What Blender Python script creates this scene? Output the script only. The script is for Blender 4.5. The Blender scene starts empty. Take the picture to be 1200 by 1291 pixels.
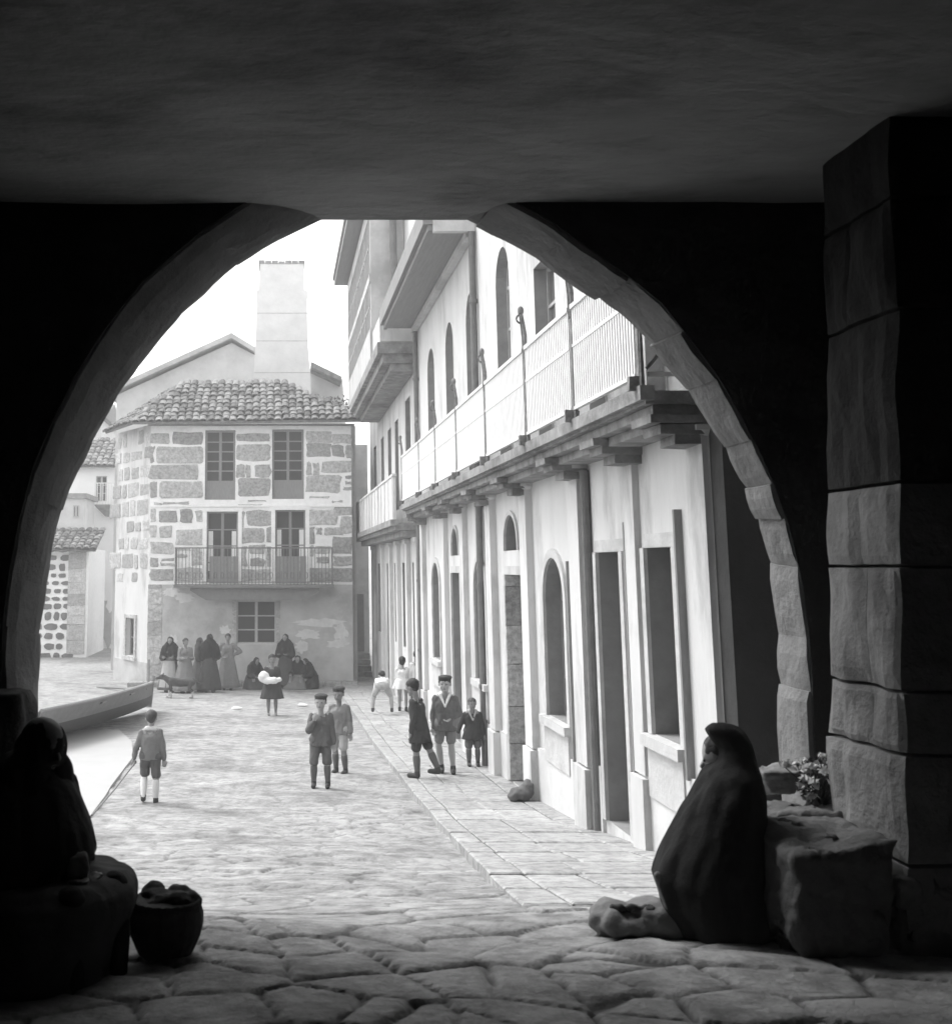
import bpy, bmesh, math, random
import numpy as np
from mathutils import Vector, Matrix, noise, Euler
random.seed(7)
SC = bpy.context.scene
COL = SC.collection
# ------------------------------------------------------------------ camera
FPX, PX0, PY0, PITCH = 1500.0, 350.0, 477.0, math.radians(9.0)
cd = bpy.data.cameras.new("camera"); cam = bpy.data.objects.new("camera", cd); COL.objects.link(cam)
cam.location = (0, 0, 0); cam.rotation_euler = (math.radians(90) + PITCH, 0, 0)
cd.sensor_fit = 'HORIZONTAL'; cd.sensor_width = 36.0; cd.lens = FPX / 1200 * 36
cd.shift_x = (600 - PX0) / 1200; cd.shift_y = -(645.5 - PY0) / 1200
cd.clip_start = 0.05; cd.clip_end = 3000
cd.dof.use_dof = True; cd.dof.focus_distance = 17.0; cd.dof.aperture_fstop = 5.0
SC.camera = cam
# ------------------------------------------------------------------ sky, sun, exposure
SUN_EL, SUN_AZ = math.radians(57), math.radians(-47)      # azimuth from +Y, negative = left (-X)
w = bpy.data.worlds.new("World"); SC.world = w; w.use_nodes = True
nt = w.node_tree; nt.nodes.clear()
sky = nt.nodes.new('ShaderNodeTexSky'); sky.sky_type = 'NISHITA'; sky.sun_disc = False
sky.sun_elevation = SUN_EL; sky.sun_rotation = SUN_AZ; sky.dust_density = 5.0; sky.air_density = 1.5
bw = nt.nodes.new('ShaderNodeRGBToBW'); bg = nt.nodes.new('ShaderNodeBackground'); wo = nt.nodes.new('ShaderNodeOutputWorld')
bg.inputs[1].default_value = 0.15
nt.links.new(sky.outputs[0], bw.inputs[0]); pw = nt.nodes.new('ShaderNodeMath'); pw.operation = 'POWER'; pw.inputs[1].default_value = 0.45      # high overcast evens the dome out
ml = nt.nodes.new('ShaderNodeMath'); ml.operation = 'MULTIPLY'; ml.inputs[1].default_value = 3.2
nt.links.new(bw.outputs[0], pw.inputs[0]); nt.links.new(pw.outputs[0], ml.inputs[0]); nt.links.new(ml.outputs[0], bg.inputs[0]); nt.links.new(bg.outputs[0], wo.inputs[0])
ld = bpy.data.lights.new("sun", 'SUN'); ld.energy = 1.1; ld.angle = math.radians(24); ld.color = (1, 1, 1)
sun = bpy.data.objects.new("sun", ld); COL.objects.link(sun)
sd = Vector((math.sin(SUN_AZ) * math.cos(SUN_EL), math.cos(SUN_AZ) * math.cos(SUN_EL), math.sin(SUN_EL)))
sun.rotation_euler = sd.to_track_quat('Z', 'Y').to_euler(); sun.location = sd * 60
SC.view_settings.view_transform = 'Standard'; SC.view_settings.look = 'None'
SC.view_settings.exposure = 1.4; SC.view_settings.gamma = 1.0; SC.view_settings.use_curve_mapping = False
SC.cycles.max_bounces = 8; SC.cycles.diffuse_bounces = 5

# ------------------------------------------------------------------ photo geometry helpers
cT, sT = math.cos(PITCH), math.sin(PITCH)
def ray(px, py):
    a = (px - PX0) / FPX; b = (PY0 - py) / FPX
    return Vector((a, cT - b * sT, sT + b * cT))
def atY(px, py, Y): r = ray(px, py); return r * (Y / r.y)
def atX(px, py, X): r = ray(px, py); return r * (X / r.x)
GP = [(-50, -1.5), (0, -1.5), (4, -1.55), (5.2, -1.61), (6, -1.70), (7, -1.88), (9, -2.24), (11, -2.52), (13, -2.74), (16, -2.96),
      (20, -3.1), (27, -3.32), (37, -3.68), (45, -3.8), (60, -3.85), (4000, -3.85)]
GX = np.array([g[0] for g in GP]); GZ = np.array([g[1] for g in GP])
def gz(y): return float(np.interp(y, GX, GZ))
def G(px, py, dz=0.0):
    r = ray(px, py); lo, hi = 1.0, 200.0
    for _ in range(60):
        t = (lo + hi) / 2; p = r * t
        if p.z > gz(p.y) + dz: lo = t
        else: hi = t
    return r * lo

# ------------------------------------------------------------------ object helpers
ORG = {}
def props(o, label=None, cat=None, group=None, kind=None):
    if label: o['label'] = label
    if cat: o['category'] = cat
    if group: o['group'] = group
    if kind: o['kind'] = kind
    return o
def thing(name, loc, label, cat, group=None, rz=0.0):
    o = bpy.data.objects.new(name, None); COL.objects.link(o); o.location = loc; o.rotation_euler = (0, 0, rz)
    o.empty_display_size = 0.2
    ORG[o.name] = Vector(loc)
    return props(o, label, cat, group)
class MB:
    def __init__(s): s.v = []; s.f = []
    def add(s, vs, fs):
        n = len(s.v); s.v += [tuple(v) for v in vs]; s.f += [tuple(i + n for i in f) for f in fs]; return s
    def hexa(s, p):      # 8 points: bottom 4 ccw, top 4
        return s.add(p, [(3, 2, 1, 0), (4, 5, 6, 7), (0, 1, 5, 4), (1, 2, 6, 5), (2, 3, 7, 6), (3, 0, 4, 7)])
    def box(s, x0, x1, y0, y1, z0, z1, j=0.0):
        r = lambda: random.uniform(-j, j) if j else 0.0
        return s.hexa([(x + r(), y + r(), z + r()) for x, y, z in ((x0, y0, z0), (x1, y0, z0), (x1, y1, z0), (x0, y1, z0), (x0, y0, z1), (x1, y0, z1), (x1, y1, z1), (x0, y1, z1))])
    def bm_(s, f, u0, u1, z0, z1, d0, d1):   # box in wall space
        return s.hexa([f(u0, z0, d0), f(u1, z0, d0), f(u1, z0, d1), f(u0, z0, d1), f(u0, z1, d0), f(u1, z1, d0), f(u1, z1, d1), f(u0, z1, d1)])
    def tube(s, pts, r, n=8, r2=None):
        pts = [Vector(p) for p in pts]; m = len(pts); rs = [r + ((r2 if r2 is not None else r) - r) * i / (m - 1) for i in range(m)]
        vs = []; fs = []
        for i, p in enumerate(pts):
            t = (pts[min(i + 1, m - 1)] - pts[max(i - 1, 0)]).normalized()
            a = t.cross(Vector((0, 0, 1)));
            if a.length < 1e-3: a = Vector((1, 0, 0))
            a.normalize(); b = t.cross(a)
            vs += [p + (a * math.cos(2 * math.pi * k / n) + b * math.sin(2 * math.pi * k / n)) * rs[i] for k in range(n)]
        for i in range(m - 1):
            for k in range(n):
                k2 = (k + 1) % n; fs.append((i * n + k, i * n + k2, (i + 1) * n + k2, (i + 1) * n + k))
        fs.append(tuple(range(n))[::-1]); fs.append(tuple((m - 1) * n + k for k in range(n)))
        return s.add(vs, fs)
    def cone(s, a, b, ra, rb, n=12):         # round cone
        a = Vector(a); b = Vector(b); t = (b - a)
        if t.length < 1e-5: t = Vector((0, 0, 1e-4)); b = a + t
        t = t.normalized(); x = t.orthogonal().normalized(); y = t.cross(x); vs = []; fs = []; rings = []
        for k in (-80, -50, -20, 0): rings.append((a + t * ra * math.sin(math.radians(k)), ra * math.cos(math.radians(k))))
        for k in (0, 20, 50, 80): rings.append((b + t * rb * math.sin(math.radians(k)), rb * math.cos(math.radians(k))))
        for p, r in rings: vs += [p + (x * math.cos(2 * math.pi * k / n) + y * math.sin(2 * math.pi * k / n)) * r for k in range(n)]
        for i in range(len(rings) - 1):
            for k in range(n): fs.append((i * n + k, i * n + (k + 1) % n, (i + 1) * n + (k + 1) % n, (i + 1) * n + k))
        fs.append(tuple(range(n))[::-1]); fs.append(tuple((len(rings) - 1) * n + k for k in range(n)))
        return s.add(vs, fs)
    def ell(s, c, r, rot=None, n=14, m=9):
        c = Vector(c); vs = []; fs = []
        M = rot if rot is not None else Matrix.Identity(3)
        for i in range(m + 1):
            ph = math.pi * (i / m) * 0.98 + math.pi * .01
            for k in range(n):
                th = 2 * math.pi * k / n
                vs.append(c + M @ Vector((r[0] * math.sin(ph) * math.cos(th), r[1] * math.sin(ph) * math.sin(th), r[2] * math.cos(ph))))
        for i in range(m):
            for k in range(n): fs.append((i * n + k, (i + 1) * n + k, (i + 1) * n + (k + 1) % n, i * n + (k + 1) % n))
        fs.append(tuple(range(n))); fs.append(tuple(m * n + k for k in range(n))[::-1])
        return s.add(vs, fs)
    def loft(s, rings, cap=True):            # list of closed rings of equal length
        n = len(rings[0]); vs = [p for r in rings for p in r]; fs = []
        for i in range(len(rings) - 1):
            for k in range(n): fs.append((i * n + k, i * n + (k + 1) % n, (i + 1) * n + (k + 1) % n, (i + 1) * n + k))
        if cap: fs.append(tuple(range(n))[::-1]); fs.append(tuple((len(rings) - 1) * n + k for k in range(n)))
        return s.add(vs, fs)
    def build(s, name, mat, parent=None, smooth=False, local=False, voxel=0, it=3, disp=0, dscale=(8, 8, 2.5), bevel=0, grit=0):
        off = Vector((0, 0, 0))
        if parent is not None and not local: off = ORG[parent.name]
        me = bpy.data.meshes.new(name); me.from_pydata([(v[0] - off.x, v[1] - off.y, v[2] - off.z) for v in s.v], [], s.f); me.update()
        o = bpy.data.objects.new(name, me); COL.objects.link(o)
        if voxel or bevel:
            if not voxel:
                b = bmesh.new(); b.from_mesh(me); bmesh.ops.recalc_face_normals(b, faces=b.faces); b.to_mesh(me); b.free()
                mo = o.modifiers.new('b', 'BEVEL'); mo.width = bevel; mo.segments = 2; mo.limit_method = 'ANGLE'
            if voxel:
                b = bmesh.new(); b.from_mesh(me); bmesh.ops.recalc_face_normals(b, faces=b.faces); b.to_mesh(me); b.free()
                mo = o.modifiers.new('r', 'REMESH'); mo.mode = 'VOXEL'; mo.voxel_size = voxel
                mo = o.modifiers.new('s', 'SMOOTH'); mo.iterations = it; mo.factor = .6
            dg = bpy.context.evaluated_depsgraph_get(); dg.update()
            nm = bpy.data.meshes.new_from_object(o.evaluated_get(dg)); o.modifiers.clear(); o.data = nm; bpy.data.meshes.remove(me); me = nm; me.name = name
            if disp:
                for v in me.vertices:
                    c = v.co; q = Vector((c.x * dscale[0], c.y * dscale[1], c.z * dscale[2]))
                    v.co = c + v.normal * (disp * (noise.noise(q) + .5 * noise.noise(q * 2.3)) + (grit * (noise.noise(q * 5.1) + .7 * noise.noise(q * 11)) if grit else 0))
        else:
            b = bmesh.new(); b.from_mesh(me); bmesh.ops.recalc_face_normals(b, faces=b.faces); b.to_mesh(me); b.free()
        me.materials.clear(); me.materials.append(mat)
        if smooth: me.polygons.foreach_set('use_smooth', [True] * len(me.polygons))
        if parent is not None: o.parent = parent; ORG[o.name] = ORG[parent.name] if parent.name in ORG else Vector((0, 0, 0))
        return o

def mat(name, val, rough=.9, var=.25, scale=3.0, bump=.3, bscale=None, island=0.0, stain=0.0, spec=.2, stretch=(1, 1, 1), attr=None, val2=None, bdist=.02, metal=0, speck=0, sscale=.7):
    m = bpy.data.materials.new(name); m.use_nodes = True; n = m.node_tree.nodes; l = m.node_tree.links
    p = n['Principled BSDF']; p.inputs['Roughness'].default_value = rough
    p.inputs['Specular IOR Level'].default_value = spec; p.inputs['Metallic'].default_value = metal
    tc = n.new('ShaderNodeTexCoord'); mp = n.new('ShaderNodeMapping'); mp.inputs['Scale'].default_value = stretch
    ge = n.new('ShaderNodeNewGeometry'); l.new(ge.outputs['Position'], mp.inputs[0])
    nz = n.new('ShaderNodeTexNoise'); nz.inputs['Scale'].default_value = scale; nz.inputs['Detail'].default_value = 6; nz.inputs['Roughness'].default_value = .65
    l.new(mp.outputs[0], nz.inputs['Vector'])
    mr = n.new('ShaderNodeMapRange'); mr.inputs[1].default_value = .25; mr.inputs[2].default_value = .75
    mr.inputs[3].default_value = 1 - var; mr.inputs[4].default_value = 1 + var; l.new(nz.outputs[0], mr.inputs[0])
    cur = mr.outputs[0]
    def mul(a, b):
        x = n.new('ShaderNodeMath'); x.operation = 'MULTIPLY'; l.new(a, x.inputs[0])
        if isinstance(b, float): x.inputs[1].default_value = b
        else: l.new(b, x.inputs[1])
        return x.outputs[0]
    if island:
        ir = n.new('ShaderNodeMapRange'); ir.inputs[3].default_value = 1 - island; ir.inputs[4].default_value = 1 + island
        l.new(ge.outputs['Random Per Island'], ir.inputs[0]); cur = mul(cur, ir.outputs[0])
    if speck:
        pn = n.new('ShaderNodeTexNoise'); pn.inputs['Scale'].default_value = speck; pn.inputs['Detail'].default_value = 5; pn.inputs['Roughness'].default_value = .75
        l.new(mp.outputs[0], pn.inputs['Vector']); pr = n.new('ShaderNodeMapRange'); pr.inputs[1].default_value = .42; pr.inputs[2].default_value = .62; pr.inputs[3].default_value = 1.12; pr.inputs[4].default_value = .66
        l.new(pn.outputs[0], pr.inputs[0]); cur = mul(cur, pr.outputs[0])
    if stain:
        sn = n.new('ShaderNodeTexNoise'); sn.inputs['Scale'].default_value = sscale; sn.inputs['Detail'].default_value = 8; sn.inputs['Roughness'].default_value = .7
        l.new(mp.outputs[0], sn.inputs['Vector'])
        sr = n.new('ShaderNodeMapRange'); sr.inputs[1].default_value = .5; sr.inputs[2].default_value = .62; sr.inputs[3].default_value = 1; sr.inputs[4].default_value = 1 - stain
        l.new(sn.outputs[0], sr.inputs[0]); cur = mul(cur, sr.outputs[0])
    base = mul(cur, float(val))
    if attr:
        at = n.new('ShaderNodeAttribute'); at.attribute_name = attr
        mx = n.new('ShaderNodeMix'); l.new(at.outputs['Fac'], mx.inputs[0]); l.new(base, mx.inputs[2]); mx.inputs[3].default_value = val2
        base = mx.outputs[0]
    l.new(base, p.inputs['Base Color'])
    if bump:
        bn = n.new('ShaderNodeTexNoise'); bn.inputs['Scale'].default_value = bscale or scale * 4; bn.inputs['Detail'].default_value = 8; bn.inputs['Roughness'].default_value = .6
        l.new(mp.outputs[0], bn.inputs['Vector'])
        bu = n.new('ShaderNodeBump'); bu.inputs['Strength'].default_value = bump; bu.inputs['Distance'].default_value = bdist
        l.new(bn.outputs[0], bu.inputs['Height']); l.new(bu.outputs[0], p.inputs['Normal'])
    return m

M = dict(
    ground=mat('trodden_earth_and_flagstone', .30, var=.3, scale=2.1, bump=1.0, bscale=13, stain=.3, attr='joint', val2=.06, bdist=.022, speck=5.5),
    pave=mat('pavement_stone', .34, var=.16, scale=2.0, bump=.5, island=.10, bscale=14, speck=9, stain=.15),
    pale=mat('pale_concrete', .36, var=.06, scale=1.5, bump=.15),
    dark_stone=mat('dark_passage_stone', .035, var=.45, scale=2.2, bump=.8, bscale=5, bdist=.05, stain=.3),  # stone tone set near black to carry the passage's shade
    vous=mat('arch_stone', .18, var=.25, scale=3.5, bump=.7, bscale=10, island=.08, bdist=.03),
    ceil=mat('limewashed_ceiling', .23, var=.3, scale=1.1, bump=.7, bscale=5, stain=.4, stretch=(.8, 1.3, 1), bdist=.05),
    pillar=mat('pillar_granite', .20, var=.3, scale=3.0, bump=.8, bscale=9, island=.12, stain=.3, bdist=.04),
    pillar_dark=mat('darker_granite', .022, var=.5, scale=2.6, bump=.8, bscale=9, stain=.5, bdist=.04),  # darker granite tone for the upper pillar blocks
    rubble=mat('rough_granite', .12, var=.35, scale=4, bump=.8, bscale=12, bdist=.03),
    shade_wall=mat('dark_shaded_wall', .04, var=.4, scale=2, bump=.5),  # dark colour stands in for shade in the covered gap by the arch
    white=mat('whitewashed_plaster', .59, var=.10, scale=2.2, bump=.4, bscale=10, stain=.3, sscale=1.2, stretch=(1, 1, .3)),
    lining=mat('grey_reveal', .25, var=.2, scale=4, bump=.2),  # reveals of the openings, a darker grey than the wall
    reveal_pale=mat('pale_grey_reveal', .30, var=.2, scale=4, bump=.2),
    limew=mat('bright_limewash', .86, var=.05, scale=2, bump=.2),
    white2=mat('aged_whitewash', .6, var=.12, scale=1.6, bump=.3, stain=.12),
    trim=mat('painted_stone_trim', .52, var=.14, scale=5, bump=.4, stain=.22),
    slab=mat('balcony_stone', .25, var=.5, scale=5, bump=.5, stain=.35),
    soffit=mat('eave_boards', .24, var=.15, scale=4, bump=.2, stretch=(6, .4, 1)),
    iron=mat('flaking_painted_iron', .2, var=.6, scale=16, bump=.5, bscale=40, rough=.7),
    railw=mat('white_painted_bars', .72, var=.08, scale=8, bump=.1),
    pipe=mat('grey_drainpipe', .16, var=.25, scale=6, bump=.2, rough=.6),
    door=mat('grey_painted_door', .20, var=.15, scale=4, bump=.2, stretch=(6, 6, .6)),
    frame=mat('pale_window_frame', .42, var=.12, scale=8, bump=.1),
    framed=mat('weathered_wood_frame', .24, var=.2, scale=8, bump=.2, stretch=(4, 4, .6)),
    glass=mat('dark_window_pane', .03, rough=.4, var=.3, scale=1.5, bump=0, spec=.25),
    curtain=mat('lined_window_pane', .12, rough=.4, var=.25, scale=3, bump=0, spec=.5),
    dim=mat('dark_room', .04, bump=0),
    mortar=mat('whitewashed_mortar', .88, var=.1, scale=6, bump=.4, bscale=20, stain=.08),
    ashlar=mat('grey_granite_block', .42, var=.28, scale=6, bump=.8, bscale=18, island=.26, speck=14),
    plaster=mat('worn_grey_plaster', .48, var=.2, scale=1.3, bump=.4, stain=.22),
    patch=mat('flaked_limewash', .62, var=.15, scale=5, bump=.3),
    tile=mat('lichened_roof_tile', .16, var=.5, scale=9, bump=.4, island=.5),
    chim=mat('pale_chimney_stone', .72, var=.1, scale=2, bump=.3, island=.06),
    hullp=mat('pale_boat_paint', .2, var=.15, scale=5, bump=.2, rough=.6),
    hulld=mat('dark_boat_tar', .06, var=.2, scale=5, bump=.2, rough=.6),
    wood=mat('bleached_wood', .28, var=.2, scale=8, bump=.3, stretch=(1, 5, 5)),
    skin=mat('skin', .34, var=.08, scale=12, bump=.1, rough=.6),
    skind=mat('tanned_skin', .22, var=.1, scale=12, bump=.1, rough=.6),
    hair=mat('dark_hair', .03, var=.4, scale=30, bump=.6, bscale=60, rough=.6, bdist=.01),
    hairm=mat('brown_hair', .07, var=.4, scale=30, bump=.6, bscale=60, rough=.6, bdist=.01),
    black=mat('black_wool', .012, var=.35, scale=7, bump=.5, bscale=40, bdist=.01),
    dark=mat('dark_cloth', .05, var=.25, scale=8, bump=.5, bscale=50, bdist=.01),
    mid=mat('mid_grey_cloth', .12, var=.2, scale=8, bump=.5, bscale=50, bdist=.01),
    grey=mat('grey_cloth', .2, var=.15, scale=8, bump=.5, bscale=50, bdist=.01),
    light=mat('light_cloth', .38, var=.12, scale=8, bump=.5, bscale=50, bdist=.01),
    wcloth=mat('white_cloth', .72, var=.08, scale=8, bump=.5, bscale=50, bdist=.01),
    leather=mat('worn_boot_leather', .05, var=.3, scale=15, bump=.3, rough=.6),
    basket=mat('wicker', .035, var=.4, scale=20, bump=.6, bscale=30),
    leaf=mat('plant_leaves', .045, var=.3, scale=9, bump=0, island=.4, rough=.6),
    flower=mat('pale_blossom', .6, var=.1, scale=9, bump=0, island=.2),
    fur=mat('dog_fur', .06, var=.4, scale=12, bump=.5, bscale=60, bdist=.01),
    furw=mat('pale_dog_fur', .4, var=.2, scale=12, bump=.5, bscale=60, bdist=.01),
)

hz = bpy.data.materials.new('haze'); hz.use_nodes = True; hz.node_tree.nodes.clear()
_v = hz.node_tree.nodes.new('ShaderNodeVolumePrincipled'); _o = hz.node_tree.nodes.new('ShaderNodeOutputMaterial')
_v.inputs['Color'].default_value = (.9, .9, .9, 1); _v.inputs['Density'].default_value = 0.0045; _v.inputs['Anisotropy'].default_value = .3
hz.node_tree.links.new(_v.outputs[0], _o.inputs['Volume']); M['haze'] = hz
# ================================================================== GROUND
def smooth(a, b, x): t = min(1, max(0, (x - a) / (b - a))); return t * t * (3 - 2 * t)
def steps(segs):
    out = []
    for a, b, st in segs:
        n = max(1, int(round((b - a) / st))); out += [a + (b - a) * i / n for i in range(n)]
    return out + [segs[-1][1]]
def ground():
    xs = np.array(steps([(-600, -100, 60), (-100, -20, 8), (-20, -8, .8), (-8, -3.2, .15), (-3.2, 3.4, .024), (3.4, 4.6, .05), (4.6, 10, .6), (10, 60, 10), (60, 600, 60)]))
    ys = np.array(steps([(-40, -6, 6), (-6, 3, .5), (3, 3.6, .04), (3.6, 8, .02), (8, 9, .035), (9, 14, .05), (14, 24, .09), (24, 45, .25), (45, 80, 2), (80, 900, 60)]))
    Xg, Yg = np.meshgrid(xs, ys); shp = Xg.shape
    rng = np.random.RandomState(5)
    def vor(cx, cy, jit, seed, warp=.12):
        r = np.random.RandomState(seed); N = 512; jx = r.rand(N, N); jy = r.rand(N, N); hv = r.rand(N, N)
        u = Xg / cx + warp * np.sin(Yg * 2.3 + 1.7 * np.sin(Xg * 1.1)); v = Yg / cy + warp * np.sin(Xg * 1.9 + np.sin(Yg * 1.4))
        iu = np.floor(u).astype(int); iv = np.floor(v).astype(int)
        f1 = np.full(shp, 9.); f2 = np.full(shp, 9.); h = np.zeros(shp)
        for a in (-1, 0, 1, 2, -2):
            for b in (-1, 0, 1, 2, -2):
                ci = (iu + a) % N; cj = (iv + b) % N
                dx = (iu + a + .5 + jit * (jx[ci, cj] - .5) - u) * cx / max(cx, cy) ; dy = (iv + b + .5 + jit * (jy[ci, cj] - .5) - v) * cy / max(cx, cy)
                d = np.sqrt(dx * dx + dy * dy); nf = d < f1
                f2 = np.where(nf, f1, np.minimum(f2, d)); h = np.where(nf, hv[ci, cj], h); f1 = np.where(nf, d, f1)
        return (f2 - f1) * max(cx, cy), h
    e1, h1 = vor(.50, .25, 1.0, 3, .4)
    e2, h2 = vor(.52, .30, 1.0, 9, .3)
    base = np.interp(Yg, GX, GZ)
    wear = np.clip(.5 + .5 * np.sin(Xg * 1.1 + 2 * np.sin(Yg * .7)) + .5 * np.sin(Yg * .9 + 1.5 * np.sin(Xg * .8)), 0, 1)
    k = np.clip((Yg - 7.4) / 1.6, 0, 1)                     # passage flags -> smaller street setts
    fade = np.clip((24 - Yg) / 15, 0, 1) * np.clip((Xg + 9) / 3, 0, 1)
    big = -.022 * np.exp(-(e1 / .016) ** 2) + .018 * h1 + .003 * np.minimum(e1, .08) / .08
    sml = -.026 * np.exp(-(e2 / .02) ** 2) * (.3 + .7 * wear) + .022 * h2 + .006 * np.minimum(e2, .12) / .12
    lump = .018 * np.sin(Xg * 2.1 + 1.3 * np.sin(Yg * 1.7)) * np.cos(Yg * 2.7 + np.sin(Xg * 1.3))
    Z = base + ((1 - k) * big + k * sml * fade * .9) + lump * np.clip((40 - Yg) / 20, 0, 1)
    J = (1 - k) * np.exp(-(e1 / .014) ** 2) + k * np.exp(-(e2 / .022) ** 2) * fade * .8 * (.2 + .8 * wear)
    cam_near = (Yg > 1)
    vs = np.stack([Xg, Yg, Z], -1).reshape(-1, 3); ny, nx = shp
    i = np.arange(ny - 1)[:, None] * nx + np.arange(nx - 1)[None]; fs = np.stack([i, i + 1, i + 1 + nx, i + nx], -1).reshape(-1, 4)
    me = bpy.data.meshes.new('street_ground'); me.vertices.add(len(vs)); me.vertices.foreach_set('co', vs.ravel())
    me.loops.add(len(fs) * 4); me.loops.foreach_set('vertex_index', fs.ravel().astype(np.int32))
    me.polygons.add(len(fs)); me.polygons.foreach_set('loop_start', np.arange(0, len(fs) * 4, 4, dtype=np.int32)); me.polygons.foreach_set('loop_total', np.full(len(fs), 4, dtype=np.int32))
    me.update(); me.validate(); at = me.attributes.new('joint', 'FLOAT', 'POINT'); at.data.foreach_set('value', J.ravel().astype(np.float32))
    me.polygons.foreach_set('use_smooth', [True] * len(fs)); me.materials.append(M['ground'])
    o = bpy.data.objects.new('street_ground', me); COL.objects.link(o); o['kind'] = 'structure'
ground()

# pavement along the terrace: kerb line read from the photograph
KP = [G(*p) for p in ((655, 1146), (612, 1110), (575, 1070), (540, 1030), (505, 985), (470, 940), (447, 905), (430, 878))]
KX = [p.x for p in KP]; KY = [p.y for p in KP]
def kerb(y): return float(np.interp(y, KY, KX))
PAVE_H = .09
def pz(y): return gz(y) + .03 + (PAVE_H - .03) * smooth(6.2, 10.5, y)
def pavement():
    mb = MB(); y = KY[0] - .05; first = True
    def slab(xa0, xb0, xa1, xb1, y0, y1, dz=0):
        g = .005; j = random.uniform(-.006, .006) + dz; zb = gz((y0 + y1) / 2) - .3
        z0, z1 = pz(y0) + j, pz(y1) + j; g2 = .016
        b = [(xa0 + g, y0 + g), (xb0 - g, y0 + g), (xb1 - g, y1 - g), (xa1 + g, y1 - g)]
        cx = sum(p[0] for p in b) / 4; cy = sum(p[1] for p in b) / 4
        t = [(x + (cx - x) / abs(cx - x + 1e-9) * min(g2, abs(cx - x) / 3), yy + (cy - yy) / abs(cy - yy + 1e-9) * g2) for x, yy in b]
        vs = [(x, yy, zb) for x, yy in b] + [(b[0][0], b[0][1], z0 - .009), (b[1][0], b[1][1], z0 - .009), (b[2][0], b[2][1], z1 - .009), (b[3][0], b[3][1], z1 - .009)] + \
             [(t[0][0], t[0][1], z0), (t[1][0], t[1][1], z0), (t[2][0], t[2][1], z1), (t[3][0], t[3][1], z1)]
        mb.add(vs, [(0, 1, 5, 4), (1, 2, 6, 5), (2, 3, 7, 6), (3, 0, 4, 7), (4, 5, 9, 8), (5, 6, 10, 9), (6, 7, 11, 10), (7, 4, 8, 11), (8, 9, 10, 11)])
    while y < 42:
        d = random.uniform(.75, 1.25); y1 = y + d
        k0, k1 = kerb(y), kerb(y1); m = random.uniform(.42, .6)
        def X(t, yy): kk = kerb(yy); return kk + (2.95 - kk) * t
        ts = [0, .17 + random.uniform(-.01, .01), m, 1]
        rr = 0.0
        for a, b in zip(ts[:-1], ts[1:]): slab(X(a, y) + (rr if first and a == 0 else 0), X(b, y), X(a, y1), X(b, y1), y, y1)
        slab(2.95, 3.32, 2.95, 3.32, y, y1)
        y = y1; first = False
    o = mb.build('pavement', M['pave']); o['kind'] = 'structure'
pavement()
def pale_slab():
    E_ = [G(*p, .03) for p in ((113, 1031), (140, 992), (168, 955), (166, 936), (150, 921), (120, 925), (60, 936))]
    ys = [p.y for p in E_]; y0, y1 = ys[0], max(ys); mb = MB(); rows = 40
    def xr(y):
        best = -6
        for p, q in zip(E_[:-1], E_[1:]):
            lo, hi = sorted((p.y, q.y))
            if lo <= y <= hi and hi - lo > 1e-6: best = max(best, p.x + (q.x - p.x) * (y - p.y) / (q.y - p.y))
        return best
    vs = []; fs = []; n = 8
    for j in range(rows + 1):
        y = y0 + .01 + (y1 - y0 - .02) * j / rows; x1 = xr(y)
        for i in range(n + 1): vs.append((-6 + (x1 + 6) * i / n, y, gz(y) + .045))
        vs.append((x1 + .004, y, gz(y) - .1))
    w_ = n + 2
    for j in range(rows):
        for i in range(w_ - 1): fs.append((j * w_ + i, j * w_ + i + 1, (j + 1) * w_ + i + 1, (j + 1) * w_ + i))
    mb.add(vs, fs); mb.build('ramp', M['pale'])['kind'] = 'structure'
pale_slab()

# ================================================================== WALL HELPERS
def wall_sheet(mb, f, u0, u1, z0, z1, holes, depth, rv=None):
    """sheet with openings; hole = (a, b, za, zb, arch_rise) ; arch_rise 0 = square head"""
    us = sorted({u0, u1, *[h[0] for h in holes], *[h[1] for h in holes]}); zs = sorted({z0, z1, *[h[2] for h in holes], *[h[3] for h in holes]})
    for a, b in zip(us[:-1], us[1:]):
        for c, d in zip(zs[:-1], zs[1:]):
            um, zm = (a + b) / 2, (c + d) / 2
            if any(h[0] < um < h[1] and h[2] < zm < h[3] for h in holes): continue
            nu = max(1, int((b - a) / 2)); 
            mb.add([f(a, c, 0), f(b, c, 0), f(b, d, 0), f(a, d, 0)], [(0, 1, 2, 3)])
    for a, b, c, d, r in holes:
        n = 10
        if r:
            arc = [((a + b) / 2 - (b - a) / 2 * math.cos(math.pi * i / n), d - r + r * math.sin(math.pi * i / n)) for i in range(n + 1)]
            for i in range(n):
                (ua, za), (ub, zb) = arc[i], arc[i + 1]
                mb.add([f(ua, za, 0), f(ub, zb, 0), f(ub, d, 0), f(ua, d, 0)], [(0, 1, 2, 3)])
        else: arc = [(a, d), (b, d)]
        path = [(a, c)] + arc + [(b, c)]
        if rv is not None: rv.append(MB())
        for (ua, za), (ub, zb) in zip(path, path[1:] + path[:1]):
            if abs(ua - ub) + abs(za - zb) < 1e-6: continue
            (mb if rv is None else rv[-1]).add([f(ua, za, 0), f(ub, zb, 0), f(ub, zb, depth), f(ua, za, depth)], [(0, 1, 2, 3)])
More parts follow.
